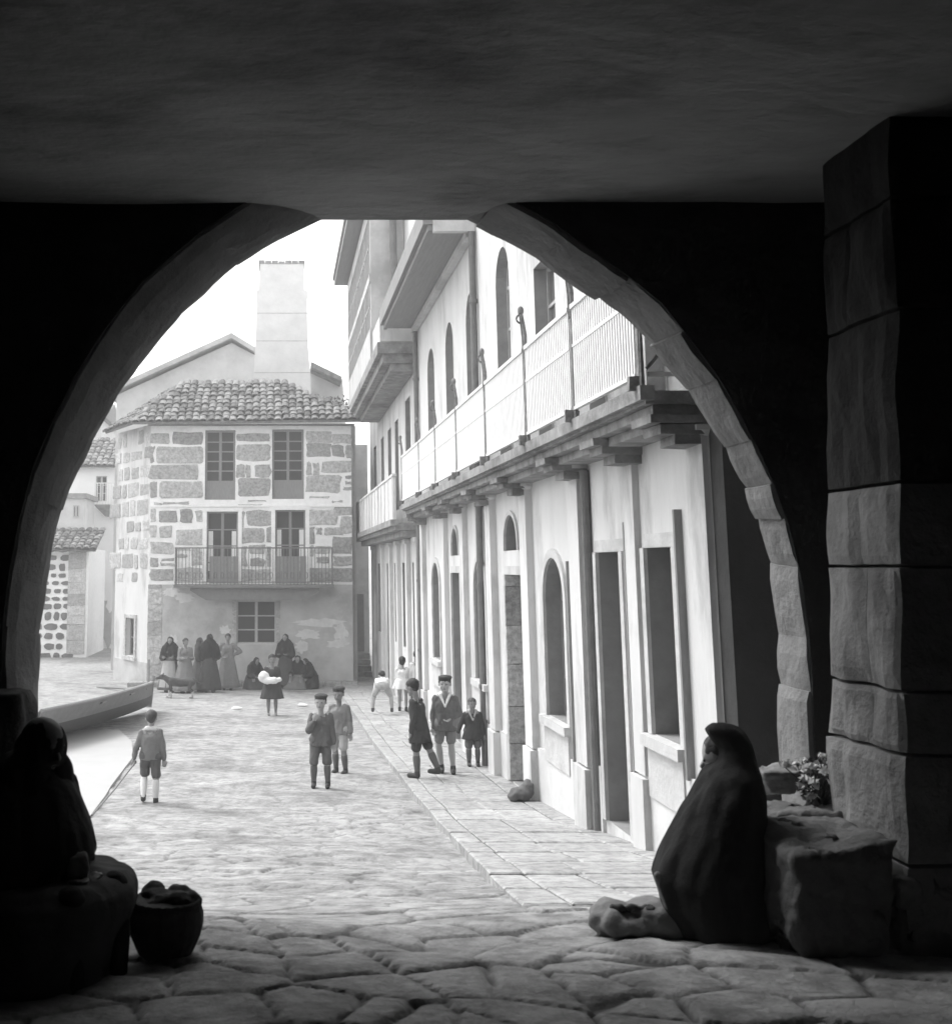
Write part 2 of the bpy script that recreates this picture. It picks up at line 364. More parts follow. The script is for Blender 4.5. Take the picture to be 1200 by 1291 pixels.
def window(parent, f, a, b, z0, z1, d, rise=0, cols=2, rows=3, solid=0.0, fm='frame', gm='glass', name='window', t=.05):
    fr = MB(); zs = z0 + solid; zt = z1
    fr.bm_(f, a, a + t, z0, z1 - rise, d, d + .06); fr.bm_(f, b - t, b, z0, z1 - rise, d, d + .06)
    fr.bm_(f, a + t, b - t, z0, z0 + t, d, d + .06); fr.bm_(f, a + t, b - t, z1 - rise - t, z1 - rise, d, d + .06)
    if rise:
        n = 10
        for i in range(n):
            p = [((a + b) / 2 - (b - a) / 2 * k * math.cos(math.pi * j / n), z1 - rise + rise * k * math.sin(math.pi * j / n)) for j in (i, i + 1) for k in (1, .86)]
            fr.hexa([f(*p[0], d), f(*p[1], d), f(*p[3], d), f(*p[2], d), f(*p[0], d + .06), f(*p[1], d + .06), f(*p[3], d + .06), f(*p[2], d + .06)])
        fr.bm_(f, (a + b) / 2 - .02, (a + b) / 2 + .02, z1 - rise, z1 - rise * .14, d + .005, d + .05)
    zl = z1 - rise - t; w = (b - a - 2 * t) / cols
    for i in range(1, cols): u = a + t + w * i; fr.bm_(f, u - (.045 if i * 2 == cols else .02), u + (.045 if i * 2 == cols else .02), z0 + t, zl, d - .005, d + .055)
    for j in range(1, rows):
        z = zs + (zl - zs) * j / rows; fr.bm_(f, a + t, b - t, z - .02, z + .02, d + .004, d + .05)
    if solid: fr.bm_(f, a + t, b - t, z0 + t, zs, d + .008, d + .045)
    o = fr.build(name, M[fm], parent)
    g = MB()
    if rise:
        n = 12; arc = [((a + b) / 2 - (b - a) / 2 * math.cos(math.pi * i / n), z1 - rise + rise * math.sin(math.pi * i / n)) for i in range(n + 1)]
        pts = [(a, zs)] + arc + [(b, zs)]; g.add([f(u, z, d + .035) for u, z in pts], [tuple(range(len(pts)))])
    else: g.add([f(a, zs, d + .035), f(b, zs, d + .035), f(b, z1, d + .035), f(a, z1, d + .035)], [(0, 1, 2, 3)])
    g.build('pane', M[gm], o); return o
def door(parent, f, a, b, z0, z1, d, m='door', panels=4):
    mb = MB(); mb.bm_(f, a, b, z0, z1, d + .02, d + .07)
    for k in (0, 1):
        ua = a + .04 + k * (b - a) / 2; ub = a + (k + 1) * (b - a) / 2 - .04
        for j in range(panels):
            za = z0 + .12 + (z1 - z0 - .2) * j / panels; zb = z0 + (z1 - z0 - .2) * (j + 1) / panels
            mb.bm_(f, ua + .03, ub - .03, za, zb, d, d + .02)
    o = mb.build('door', M[m], parent)
    h = MB(); h.cone(f((a + b) / 2 - .06, z0 + 1.05, d - .03), f((a + b) / 2 - .06, z0 + 1.05, d + .02), .022, .012); h.build('handle', M['pipe'], o, smooth=True)
    return o

# ================================================================== TERRACE HOUSE (near right)
XF = 3.2
def fA(u, z, d): return (XF + d, u, z)
GR_HOLES_A = [(9.70, 10.42, -1.40, .16, 0, 'win'), (11.20, 12.0, -2.42, .14, 0, 'door'), (13.45, 14.45, -1.72, .10, .45, 'awin'), (15.75, 16.90, -2.88, -.11, 0, 'qdoor'),
              (15.95, 16.85, .22, .70, .38, 'light'), (18.54, 19.55, -1.76, .10, .45, 'awin'), (21.05, 22.1, -3.05, -.11, 0, 'door'), (21.2, 22.0, .20, .68, .38, 'light'), (23.75, 24.85, -1.82, .08, .45, 'awin')]
UP_HOLES_A = [(9.2, 10.2, 1.4, 3.65, 0, 'rwin'), (13.42, 14.5, 1.5, 3.68, 0, 'rwin'), (16.06, 17.05, 1.45, 4.52, .48, 'up'), (18.9, 19.85, 1.45, 4.52, .48, 'up'), (21.35, 22.35, 1.45, 4.52, .48, 'up'), (24.0, 25.1, 1.45, 4.52, .48, 'up'),
              (11.2, 12.1, 1.45, 4.52, .45, 'up')]
def terrace():
    Y0, Y1 = 8.80, 26.7
    t = thing('terrace_house', (XF, 17.5, gz(17.5)), 'long whitewashed terrace with arched windows and a full-length balcony, nearest on the right', 'house')
    mb = MB()
    holes = [h[:5] for h in GR_HOLES_A + UP_HOLES_A]
    hg = [h[:5] for h in GR_HOLES_A]; hu = [h[:5] for h in UP_HOLES_A]; r1 = []; r2 = []
    wall_sheet(mb, fA, Y0, Y1, -4.2, 1.15, hg, .30, r1); wall_sheet(mb, fA, Y0, Y1, 1.15, 7.0, hu, .30, r2)
    mb.build('wall', M['white'], t); [q.build('opening_reveal', M['lining'], t) for q in r1]; [q.build('opening_reveal', M['reveal_pale'], t) for q in r2]
    for (yc, za, zb, r_) in ((12.24, pz(12.24), .98, .048),):
        p = MB(); p.tube([(XF - .05, yc, za), (XF - .05, yc, zb)], r_, 10); p.build('drainpipe', M['pipe'], t)
    for (yc, za, zb) in ((10.90, -2.0, .40), (9.50, -1.62, .45), (13.12, -2.1, .06)):  # thin dark upright strips standing proud of the wall
        p = MB(); p.box(XF - .062, XF + .002, yc - .02, yc + .02, za, zb); p.build('dark_strip', M['framed'], t)
    bk = MB(); bk.box(XF + .30, 10, Y0 + .02, Y1, -4.2, 7.02); bk.build('interior', M['dim'], t)
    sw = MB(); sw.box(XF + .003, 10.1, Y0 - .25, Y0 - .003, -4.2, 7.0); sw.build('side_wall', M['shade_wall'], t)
    rf = MB(); rf.hexa([(XF - .35, Y0 - .3, 7.03), (10.2, Y0 - .3, 7.03), (10.2, 18.7, 7.03), (XF - .35, 18.7, 7.03), (XF - .35, Y0 - .3, 7.2), (7, Y0 + .3, 9.5), (7, 18.7, 9.5), (XF - .35, 18.7, 7.2)])
    rf.build('roof', M['tile'], t)
    # far eave: fascia, boards and roof
    ev = MB(); ev.box(2.52, 3.19, 18.75, 26.85, 5.42, 5.56); ev.build('eave_soffit', M['soffit'], t)
    fa = MB(); fa.box(2.36, 2.515, 18.70, 26.9, 5.50, 5.86); fa.box(2.44, 2.515, 18.72, 26.88, 5.40, 5.495); fa.build('fascia', M['soffit'], t)
    be = MB(); be.box(2.52, 3.19, 18.60, 18.74, 5.36, 5.6); be.box(3.06, 3.19, 18.75, 26.8, 5.30, 5.415); be.build('cornice', M['trim'], t)
    for h in GR_HOLES_A:
        a, b, c, d, r, k = h
        if k == 'win': window(t, fA, a, b, c, d, .20, 0, 2, 3, fm='framed', gm='curtain')
        if k in ('awin',): window(t, fA, a, b, c, d, .18, r, 2, 3, fm='framed', gm='curtain')
        if k == 'light': window(t, fA, a, b, c, d, .18, r, 2, 1, fm='framed', gm='glass', name='fanlight', t=.035)
        if k == 'door': door(t, fA, a, b, c, d, .2)
        if k == 'qdoor': door(t, fA, a, b, c, d, .26)
    for h in UP_HOLES_A:
        a, b, c, d, r, k = h
        window(t, fA, a, b, c, d, .16, r, 2, 3, solid=.8, fm='frame', gm='curtain', name='balcony_door')
    # pilasters with rounded caps
    for yc, w, pr in ((9.0, .38, .05), (10.72, .30, .06), (12.56, .44, .11), (15.25, .42, .09), (17.75, .42, .10), (20.42, .42, .09), (22.75, .42, .09), (26.1, .42, .09)):
        p = MB(); zb = pz(yc); p.box(XF - pr, XF + .01, yc - w / 2, yc + w / 2, zb + .62, .98)
        p.box(XF - pr - .035, XF + .01, yc - w / 2 - .03, yc + w / 2 + .03, zb - .1, zb + .60)
        p.ell((XF - pr + .05, yc, 1.02), (.13, w / 2 + .05, .10)); p.box(XF - pr - .05, XF + .01, yc - w / 2 - .05, yc + w / 2 + .05, 1.005, 1.045)
        p.build('pilaster', M['white'], t)
    # plinth and sill panels, stone surrounds
    edges = sorted([(h[0], h[1]) for h in GR_HOLES_A if h[5] in ('door', 'qdoor')]); y = Y0
    for a, b in edges + [(Y1, Y1)]:
        n = max(1, int((a - y) / 1.2))
        pl = MB()
        for i in range(n):
            ya, yb = y + (a - .12 - y) * i / n, y + (a - .12 - y) * (i + 1) / n
            pl.hexa([(XF - .035, ya, pz(ya) - .3), (XF + .01, ya, pz(ya) - .3), (XF + .01, yb, pz(yb) - .3), (XF - .035, yb, pz(yb) - .3), (XF - .035, ya, pz(ya) + .62), (XF + .01, ya, pz(ya) + .62), (XF + .01, yb, pz(yb) + .62), (XF - .035, yb, pz(yb) + .62)])
        pl.build('plinth', M['white2'], t); y = b + .12
    for h in GR_HOLES_A:
        a, b, c, d, r, k = h
        s = MB(); w = .11; pr = .03 + random.uniform(0, .006); dz = .0
        if k == 'light': w = .06
        s.box(XF - pr, XF + .012, a - w, a - .004, c, d - r); s.box(XF - pr, XF + .012, b + .004, b + w, c, d - r)
        if not r: s.box(XF - .008, XF + .012, a - w, b + w, d + .004, d + .12)
        else:
            n = 12
            for i in range(n):
                q = [((a + b) / 2 - ((b - a) / 2 + o2) * math.cos(math.pi * j / n), d - r + (r + o2) * math.sin(math.pi * j / n)) for j in (i, i + 1) for o2 in (.004, w)]
                s.hexa([fA(*q[0], -pr), fA(*q[1], -pr), fA(*q[3], -pr), fA(*q[2], -pr), fA(*q[0], .01), fA(*q[1], .01), fA(*q[3], .01), fA(*q[2], .01)])
        if k in ('win', 'awin'):
            s.box(XF - .10, XF + .20, a - w - .02, b + w + .02, c - .10, c - .004)
            s.box(XF - .05, XF + .012, a - w + .02, b + w - .02, c - .52, c - .105)
        s.build('surround', M['trim'], t)
    q = MB(); z = -2.88
    while z < -.2:   # dressed quoins in the far reveal of the deep doorway
        z1 = min(z + random.uniform(.45, .6), -.12); q.box(XF - .028, XF + .25, 16.855, 16.9 + .14, z + .01, z1); z = z1
    q.build('door_quoin', M['ashlar'], t)
    # balcony slab, moulding and corbels
    sl = MB(); sl.box(2.74, 3.19, 8.78, 26.2, 1.20, 1.30); sl.box(2.80, 3.19, 8.81, 26.17, 1.12, 1.196); sl.box(2.90, 3.19, 8.85, 26.13, 1.04, 1.116); sl.box(2.69, 2.80, 8.74, 26.24, 1.225, 1.335)
    sl.build('balcony_slab', M['slab'], t)
    for yc in (9.0, 10.62, 12.5, 15.25, 17.75, 20.4, 22.7, 25.9):
        cb = MB(); cb.box(XF - .44, XF, yc - .24, yc + .24, 1.055, 1.118, .006); cb.box(XF - .36, XF, yc - .21, yc + .21, .98, 1.053, .006); cb.box(XF - .24, XF, yc - .18, yc + .18, .90, .978, .006)
        cb.build('corbel', M['slab'], t)
    for i in range(26):   # crumbs of lichen and loose mortar on the slab edge
        pass
    # railing: white bars between ornate posts
    XR = 2.73; posts = [8.86, 10.85, 12.95, 15.5, 18.05, 20.5, 22.9, 26.1]
    for i, (ya, yb) in enumerate(zip(posts[:-1], posts[1:])):
        r = MB(); r.box(XR - .025, XR + .025, ya + .06, yb - .06, 2.36, 2.40); r.box(XR - .02, XR + .02, ya + .06, yb - .06, 1.42, 1.45); r.box(XR - .016, XR + .016, ya + .06, yb - .06, 2.0, 2.03)
        n = int((yb - ya) / .075)
        for k in range(n):
            y = ya + .09 + (yb - ya - .18) * k / (n - 1); r.box(XR - .011, XR + .011, y - .021, y + .021, 1.455, 2.355)
        r.build('balustrade', M['railw'], t)
    r = MB(); r.box(2.79, 3.18, 8.83, 8.87, 2.36, 2.40); r.box(2.79, 3.18, 8.83, 8.87, 1.42, 1.45); r.box(3.14, 3.17, 8.835, 8.865, 1.31, 2.36)
    r.build('balustrade', M['railw'], t)
    ly = MB()
    for sx in (-1, 1):
        cx = 2.96; ly.tube([(cx + sx * (.03 + .10 * math.sin(k / 10 * math.pi)), 8.85, 1.5 + .8 * k / 10) for k in range(11)], .014, 6)
        ly.tube([(cx + sx * (.02 + .16 * (k / 8) ** 2), 8.85, 1.48 + .3 * (1 - k / 8)) for k in range(9)], .014, 6)
    ly.build('lyre_ironwork', M['iron'], t)
    for i, y in enumerate(posts):
        p = MB(); zt = 2.78
        for dy in (-.05, .05): p.tube([(XR, y + dy, 1.32), (XR, y + dy, zt - .25), (XR - .03, y + dy * .3, zt)], .021, 6)
        p.box(XR - .012, XR + .012, y - .045, y + .045, 1.40, zt - .5, .004)
        z = 1.42
        while z < zt - .35:
            p.tube([(XR + .002, y - .04 * math.cos(a), z + .11 + .10 * math.sin(a)) for a in [math.pi * 2 * q / 10 for q in range(11)]], .014, 5); z += .19
        p.ell((XR - .03, y, zt + .03), (.035, .045, .055)); p.tube([(XR - .03 - .05 * math.sin(a), y, zt - .06 + .05 * math.cos(a)) for a in [q * .5 for q in range(9)]], .012, 5)
        p.box(XR - .09, XR + .03, y - .03, y + .03, 1.31, 1.42, .006)
        p.build('railing_post', M['iron'], t)
    for y in (18.62, 26.62):
        p = MB(); x = XF - .07; p.tube([(x, y, pz(y)), (x, y, 5.35)], .055, 10)
        for z in (-1.8, -.3, .95, 2.6, 4.2): p.tube([(x, y, z - .03), (x, y, z + .03)], .07, 10)
        p.build('drainpipe', M['pipe'], t, smooth=False)
terrace()

# ================================================================== GALLERY HOUSE (farther right)
def gallery_house():
    Y0, Y1 = 26.9, 41.0
    t = thing('gallery_house', (XF, 34, gz(34)), 'tall white house beyond the terrace with a grey enclosed gallery high above the alley', 'house')
    gh = [(27.6, 28.6, -3.2, .1, 0, 'door'), (29.9, 30.9, -2.0, .1, 0, 'win'), (32.0, 33.0, -2.0, .1, 0, 'win'), (34.3, 35.3, -3.3, .1, 0, 'door'), (37.2, 38.4, -2.0, .1, 0, 'win')]
    uh = [(28.5, 29.6, 2.3, 4.1, 0, 'win'), (31.4, 32.3, 1.5, 3.9, 0, 'win'), (33.4, 34.4, 1.5, 3.9, 0, 'win'), (35.7, 36.7, 1.5, 3.9, 0, 'win'), (38.5, 39.5, 1.5, 3.9, 0, 'win')]
    mb = MB(); r1 = []; wall_sheet(mb, fA, Y0, Y1, -4.5, 9.3, [h[:5] for h in gh + uh], .28, r1); mb.build('wall', M['white'], t); [q.build('opening_reveal', M['lining'], t) for q in r1]
    b = MB(); b.box(XF + .28, 10, Y0, Y1, -4.5, 9.3); b.build('interior', M['dim'], t)
    b = MB(); b.box(XF + .003, 10.02, Y1 + .003, Y1 + .2, -4.5, 9.3); b.box(XF + .003, 10.02, Y0 - .18, Y0 - .003, -4.5, 9.3); b.build('side_wall', M['white2'], t)
    for a, bb, c, d, r, k in gh + uh:
        (door if k == 'door' else window)(t, fA, a, bb, c, d, .16)
    for yc in (27.2, 29.2, 31.5, 33.6, 36.2, 39.5):
        p = MB(); p.box(XF - .10, XF + .01, yc - .2, yc + .2, pz(yc) - .1, .6); p.box(XF - .14, XF + .01, yc - .25, yc + .25, .55, .66); p.build('pilaster', M['white'], t)
    s = MB(); s.box(2.66, 3.19, Y0 + .3, 40.6, .82, .99); s.box(2.56, 2.75, Y0 + .25, 40.65, .92, 1.06); s.box(2.82, 3.19, Y0 + .35, 40.5, .68, .816); s.build('balcony_slab', M['slab'], t)
    s = MB(); s.box(2.64, 2.70, Y0 + .4, 40.5, 1.065, 2.05); s.box(2.62, 2.72, Y0 + .35, 40.55, 2.054, 2.11)
    for k in range(14): y = Y0 + .5 + k; s.box(2.625, 2.638, y, y + .06, 1.065, 2.05)
    s.build('balustrade', M['white'], t)
    # upper balcony: deep stepped cornice
    s = MB(); s.box(2.30, 3.19, 26.95, 37.5, 4.86, 5.12); s.box(2.42, 3.19, 27.05, 37.4, 4.66, 4.856); s.box(2.62, 3.19, 27.15, 37.3, 4.50, 4.656); s.build('upper_slab', M['slab'], t)
    s = MB(); s.box(2.36, 2.40, 27.0, 29.0, 5.14, 5.75); s.box(2.40, 3.18, 27.0, 27.05, 5.14, 5.75); s.build('upper_balustrade', M['white'], t)
    g = MB(); g.box(2.34, 3.19, 29.2, 38.4, 5.13, 9.2)
    g.box(2.31, 2.338, 29.2, 38.4, 5.13, 5.9); g.box(2.31, 2.338, 29.2, 38.4, 7.1, 7.3); g.box(2.31, 2.338, 29.2, 38.4, 8.8, 9.2)
    g.build('gallery', M['plaster'], t)
    k = 0; y = 29.4
    for k in range(6):
        ya = 29.4 + k * 1.5; 
        for za, zb in ((5.92, 7.08), (7.32, 8.78)):
            w_ = MB(); f2 = lambda u, z, d: (2.34 + d, u, z)
            for q in range(4):
                uu = ya + .02 + q * 1.36 / 3; w_.bm_(f2, uu - .02, uu + .03, za, zb, -.03, -.004)
            w_.bm_(f2, ya, ya + 1.4, (za + zb) / 2 - .02, (za + zb) / 2 + .02, -.027, -.006)
            o = w_.build('gallery_window', M['frame'], t); p = MB(); p.add([(2.336, ya, za), (2.336, ya + 1.4, za), (2.336, ya + 1.4, zb), (2.336, ya, zb)], [(0, 1, 2, 3)]); p.build('pane', M['curtain'], o)
    e = MB(); e.box(1.90, 6.0, 28.9, 38.9, 9.32, 9.5); e.hexa([(1.85, 28.8, 9.51), (10.2, 28.8, 9.51), (10.2, 41.3, 9.51), (1.85, 39, 9.51), (1.85, 28.8, 9.65), (7, 29, 11.5), (7, 41, 11.5), (1.85, 39, 9.65)]); e.build('roof', M['soffit'], t)
    p = MB(); p.tube([(2.9, 28.95, 5.15), (2.9, 28.95, 9.2)], .09, 8); p.build('drainpipe', M['pipe'], t)
gallery_house()

# ================================================================== ROOF TILES
def tiles(mb, origin, eu, ev, poly, tw=.24, tl=.42, jit=1.0):
    """barrel tiles laid on a plane; poly in (u,v) metres"""
    eu = Vector(eu).normalized(); ev = Vector(ev); ev = (ev - eu * ev.dot(eu)).normalized(); nn = eu.cross(ev)
    if nn.z < 0: nn = -nn
    def inside(u, v):
        c = False; n = len(poly)
        for i in range(n):
            (x1, y1), (x2, y2) = poly[i], poly[(i + 1) % n]
            if (y1 > v) != (y2 > v) and u < (x2 - x1) * (v - y1) / (y2 - y1) + x1: c = not c
        return c
    us = [p[0] for p in poly]; vs_ = [p[1] for p in poly]
    j = 0
    while min(vs_) + j * tl * .8 < max(vs_):
        v = min(vs_) + j * tl * .8 + .01; i = 0
        while min(us) + i * tw < max(us):
            u = min(us) + (i + .5) * tw; i += 1
            if not inside(u, v + .05): continue
            du = random.gauss(0, .014) * jit; dv = random.gauss(0, .03) * jit; dn = random.gauss(0, .010) * jit; tt = random.gauss(0, .04) * jit
            vs = []; n = 5
            for q, (vv, sc, lift) in enumerate(((v + dv - .05, 1, .035), (v + dv + tl, .82, .0))):
                for k in range(n + 1):
                    a = math.pi * k / n; x = -math.cos(a) * tw * .53 * sc; h = math.sin(a) * tw * .36 * sc
                    vs.append(Vector(origin) + eu * (u + du + x + tt * (vv - v)) + ev * vv + nn * (h + lift + dn))
            lo = [p - nn * .03 for p in vs[:n + 1]]
            fs = [(k, k + 1, n + 2 + k, n + 1 + k) for k in range(n)]
            m = len(vs); fs += [(k, k + 1, m + k + 1, m + k) for k in range(n)]
            mb.add(vs + lo, fs)
        j += 1
    p = [Vector(origin) + eu * a + ev * b for a, b in poly]
    mb.add(p + [q - nn * .08 for q in p], [tuple(range(len(p))), tuple(range(len(p), 2 * len(p)))[::-1]] + [(i, (i + 1) % len(p), len(p) + (i + 1) % len(p), len(p) + i) for i in range(len(p))])

# ================================================================== STONE HOUSE (centre)
YH = 38.5
def stone_house():
    def fH(u, z, d): return (u, YH + d, z)
    xl = atY(188, 700, YH).x; xr = atY(444, 700, YH).x; gzb = gz(YH) - .4
    ztop = atY(300, 537, YH).z
    t = thing('stone_house', ((xl + xr) / 2, YH, gz(YH)), 'stone house with broad white mortar joints, hipped tile roof and iron balcony facing the street', 'house')
    def hole(a, b, y0, y1): p = atY(a, y1, YH); q = atY(b, y0, YH); return (p.x, q.x, p.z, q.z, 0)
    H = [hole(258, 297, 542, 630), hole(343, 383, 541, 629), hole(260, 300, 645, 734), hole(347, 385, 643, 734), hole(298, 348, 757, 812)]
    mb = MB(); wall_sheet(mb, fH, xl, xr, gzb, ztop + .05, H, .28); 
    zb = atY(188, 737, YH).z
    mb.build('wall', M['mortar'], t)
    # flank going back to the left
    A = Vector((xl, YH, 0)); B = atY(146, 700, 41.0); B.z = 0; e = (B - A); L = e.length; e.normalize(); nrm = Vector((-e.y, e.x, 0)); 
    if nrm.y > 0 and nrm.x > 0: nrm = -nrm
    if nrm.x > 0: nrm = -nrm
    L2 = L
    def fL(u, z, d): p = A + e * u - nrm * d; return (p.x, p.y, z)
    wl = [(1.05, 1.75, atY(160, 826, 40).z, atY(160, 779, 40).z, 0)]
    mb = MB(); wall_sheet(mb, fL, 0, L2, gzb, ztop + .05, wl, .3); mb.build('flank_wall', M['white'], t)
    window(t, fL, *wl[0][:4], .12, 0, 2, 2, fm='framed')
    s = MB(); a_, b_, c_, d_, _ = wl[0]; s.bm_(fL, a_ - .14, a_ - .005, c_ - .12, d_ + .12, -.05, .02); s.bm_(fL, b_ + .005, b_ + .14, c_ - .12, d_ + .12, -.05, .02); s.bm_(fL, a_, b_, d_ + .005, d_ + .12, -.05, .02); s.bm_(fL, a_ - .2, b_ + .2, c_ - .14, c_ - .125 + .11, -.09, .02); s.build('surround', M['ashlar'], t)
    q = atY(150, 830, 40.5).z; s = MB(); s.bm_(fL, -.02, L2 - .05, gzb, q, -.03, .01); s.build('plinth', M['plaster'], t)
    # inner body
    C_ = A + e * L2; bd = MB(); zt = ztop + .04
    bd.loft([[(xl + .32, YH + .3, z), (xr - .02, YH + .3, z), (xr - .02, YH + 7, z), (C_.x + .4, YH + 7, z), (C_.x + .3, C_.y, z)] for z in (gzb, zt)]); bd.build('interior', M['dim'], t)
    rw = MB(); rw.box(xr - .015, xr + .16, YH + .31, YH + 7, gzb, zt); rw.build('side_wall', M['plaster'], t)
    # masonry blocks traced on the front
    S = [(190, 213, 547, 559), (219, 255, 546, 559), (299, 340, 548, 555), (387, 417, 545, 558), (420, 442, 548, 558),
         (190, 194, 564, 582), (198, 255, 564, 583), (299, 340, 561, 580), (387, 417, 559, 575), (420, 433, 562, 575), (437, 443, 562, 577),
         (190, 250, 587, 603), (299, 308, 587, 601), (311, 315, 587, 601), (322, 340, 587, 601), (387, 392, 584, 598), (395, 402, 584, 598), (406, 443, 582, 595),
         (190, 197, 608, 626), (202, 255, 608, 627), (300, 340, 604, 625), (387, 428, 600, 620), (435, 443, 600, 604), (435, 443, 607, 611), (433, 443, 614, 618),
         (206, 238, 633, 635.5), (230, 256, 637, 639), (300, 330, 636, 638), (390, 415, 626, 628), (418, 432, 631, 633), (194, 204, 634, 637), (312, 335, 631, 632.5),
         (190, 196, 643, 657), (201, 222, 644, 658), (228, 242, 643, 658), (249, 256, 644, 657), (303, 307, 645, 664), (312, 343, 645, 661), (388, 424, 644, 661), (422, 443, 638, 649), (430, 443, 653, 672),
         (190, 196, 663, 677), (202, 216, 664, 678), (222, 258, 668, 687), (303, 332, 667, 684), (337, 344, 666, 683), (388, 396, 666, 684), (400, 405, 667, 673), (410, 432, 666, 674), (419, 443, 678, 697),
         (190, 218, 684, 698), (223, 240, 691, 694), (303, 310, 689, 713), (315, 333, 688, 698), (316, 332, 705, 713), (388, 394, 689, 700), (398, 416, 689, 697), (190, 199, 704, 714), (203, 219, 704, 707), (203, 220, 710, 713), (223, 236, 699, 703), (400, 414, 702, 709), (421, 443, 702, 712),
         (242, 256, 691, 712), (337, 344, 690, 714), (190, 218, 719, 731), (224, 256, 717, 732), (303, 343, 719, 732), (388, 443, 717, 732)]
    st = MB()
    def stone(f, u0, u1, z0, z1, pr):
        cx, cz = (u0 + u1) / 2, (z0 + z1) / 2; n = 3; pts = []
        w, h = u1 - u0, z1 - z0; cr = min(w, h) * .09
        ring = [(u0 + cr, z0), (cx, z0), (u1 - cr, z0), (u1, z0 + cr), (u1, cz), (u1, z1 - cr), (u1 - cr, z1), (cx, z1), (u0 + cr, z1), (u0, z1 - cr), (u0, cz), (u0, z0 + cr)]
        ring = [(a + random.gauss(0, .02), b + random.gauss(0, .016)) for a, b in ring]
        r1 = [f(a, b, .02) for a, b in ring]; r2 = [f(a, b, -pr * .6) for a, b in ring]; r3 = [f(cx + (a - cx) * .86, cz + (b - cz) * .8, -pr) for a, b in ring]
        st.loft([r1, r2, r3])
    for a, b, y0, y1 in S:
        if y1 - y0 > 4: a -= .9; b += .9; y0 -= .9; y1 += .9
        p = atY(a, y1, YH); q_ = atY(b, y0, YH); stone(fH, p.x, q_.x, p.z, q_.z, random.uniform(.012, .03))
    z = atY(188, 735, YH).z + .02
    while z < ztop - .1:
        h = random.choice((.3, .38, .46, .55)); h = min(h, ztop - .03 - z); u = .03 + random.uniform(0, .1)
        while u < L2 - .3:
            w_ = random.choice((.3, .45, .6, .75, .95)); 
            if h > .12 and random.random() < .86: stone(fL, u, u + w_, z, z + h * random.uniform(.7, 1), random.uniform(.012, .03))
            u += w_ + random.uniform(.09, .2)
        z += h + random.uniform(.09, .14)
    st.build('masonry', M['ashlar'], t)
    # plastered ground floor, proud of the wall sheet, with flaked limewash
    pl = MB(); zc = atY(188, 737, YH).z; wh = H[4]
    wall_sheet(pl, lambda u, z, d: (u, YH - .02 + d, z), xl + .45, xr - .001, gzb, zc, [wh], .02); pl.build('render_coat', M['plaster'], t)
    qn = MB(); z = gzb
    while z < zc: z1 = min(zc, z + random.uniform(.35, .6)); qn.box(xl - .012, xl + .435, YH - .03, YH + .05, z + .012, z1, .004); z = z1
    qn.build('quoin', M['ashlar'], t)
    def blotch(cx, cy, rx, ry, n=26, seed=0):
        pa = MB(); r = random.Random(seed); pts = []
        for k in range(n):
            a = 2 * math.pi * k / n; rr = 1 + r.uniform(-.35, .25); p = atY(cx + rx * rr * math.cos(a), cy + ry * rr * math.sin(a), YH); pts.append((p.x, YH - .026 - r.random() * .002, p.z))
        pa.loft([[(x, YH - .019, z) for x, y, z in pts], pts]); pa.build('limewash_patch', M['patch'], t)
    blotch(215, 747, 12, 5, seed=1); blotch(232, 754, 12, 6, seed=2); blotch(405, 785, 32, 5, seed=3); blotch(390, 800, 16, 6, seed=4); blotch(430, 797, 9, 12, seed=5); blotch(425, 812, 14, 5, seed=6); blotch(284, 795, 8, 6, seed=8); blotch(218, 808, 7, 8, seed=9); blotch(380, 815, 8, 8, seed=10)
    for i, h in enumerate(H):
        if i < 2: window(t, fH, *h[:4], .12, 0, 2, 5, solid=.62, fm='framed', name='balcony_door', t=.07)
        elif i < 4: window(t, fH, *h[:4], .14, 0, 2, 4, solid=.1, fm='framed', name='balcony_door')
        else: window(t, fH, *h[:4], .10, 0, 2, 3, fm='frame')
        s = MB(); pr = .035 + i * .002
        if i < 2: pass
        else:
            s.bm_(fH, h[0] - .13, h[0] - .004, h[2], h[3], -pr, .02); s.bm_(fH, h[1] + .004, h[1] + .13, h[2], h[3], -pr, .02)
        s.bm_(fH, h[0] - .16, h[1] + .16, h[3] + .004, h[3] + .12, -pr - .004, .02)
        s.build('surround', M['ashlar'] if i == 4 else M['mortar'], t)
        if i in (2, 3):   # white inner shutters folded back at both sides
            for ua, ub in ((h[0] + .055, h[0] + .2), (h[1] - .2, h[1] - .055)):
                c = MB(); c.bm_(fH, ua, ub, h[2] + .35, h[3] - .62, .145, .165); c.build('shutter', M['railw'], t)
    # string course
    s = MB(); a = atY(190, 639, YH); s.bm_(fH, xl, xr, a.z, a.z + .05, -.05, .02); s.build('string_course', M['mortar'], t)
    # balcony
    a = atY(219, 737, YH - .9); b = atY(421, 737, YH - .9); z0 = a.z
    s = MB(); s.box(a.x, b.x, YH - .95, YH - .04, z0 - .10, z0); s.build('balcony_slab', M['pipe'], t)
    s = MB(); a2 = atY(240, 745, YH - .7).x; b2 = atY(402, 745, YH - .7).x; zz = z0 - .105
    prof = [(0, 0), (.0, -.08), (.25, -.24), (.5, -.38), (b2 - a2 - .5, -.38), (b2 - a2 - .25, -.25), (b2 - a2, -.1), (b2 - a2, 0)]
    s.loft([[(a2 + u, y, zz + v) for u, v in prof] for y in (YH - .8, YH - .04)]); s.build('balcony_bracket', M['pipe'], t)
    zr = atY(300, 690, YH - .9).z; r = MB(); yb = YH - .9
    r.box(a.x + .02, b.x - .02, yb - .02, yb + .02, zr - .04, zr); r.box(a.x + .02, b.x - .02, yb - .015, yb + .015, z0 + .06, z0 + .09)
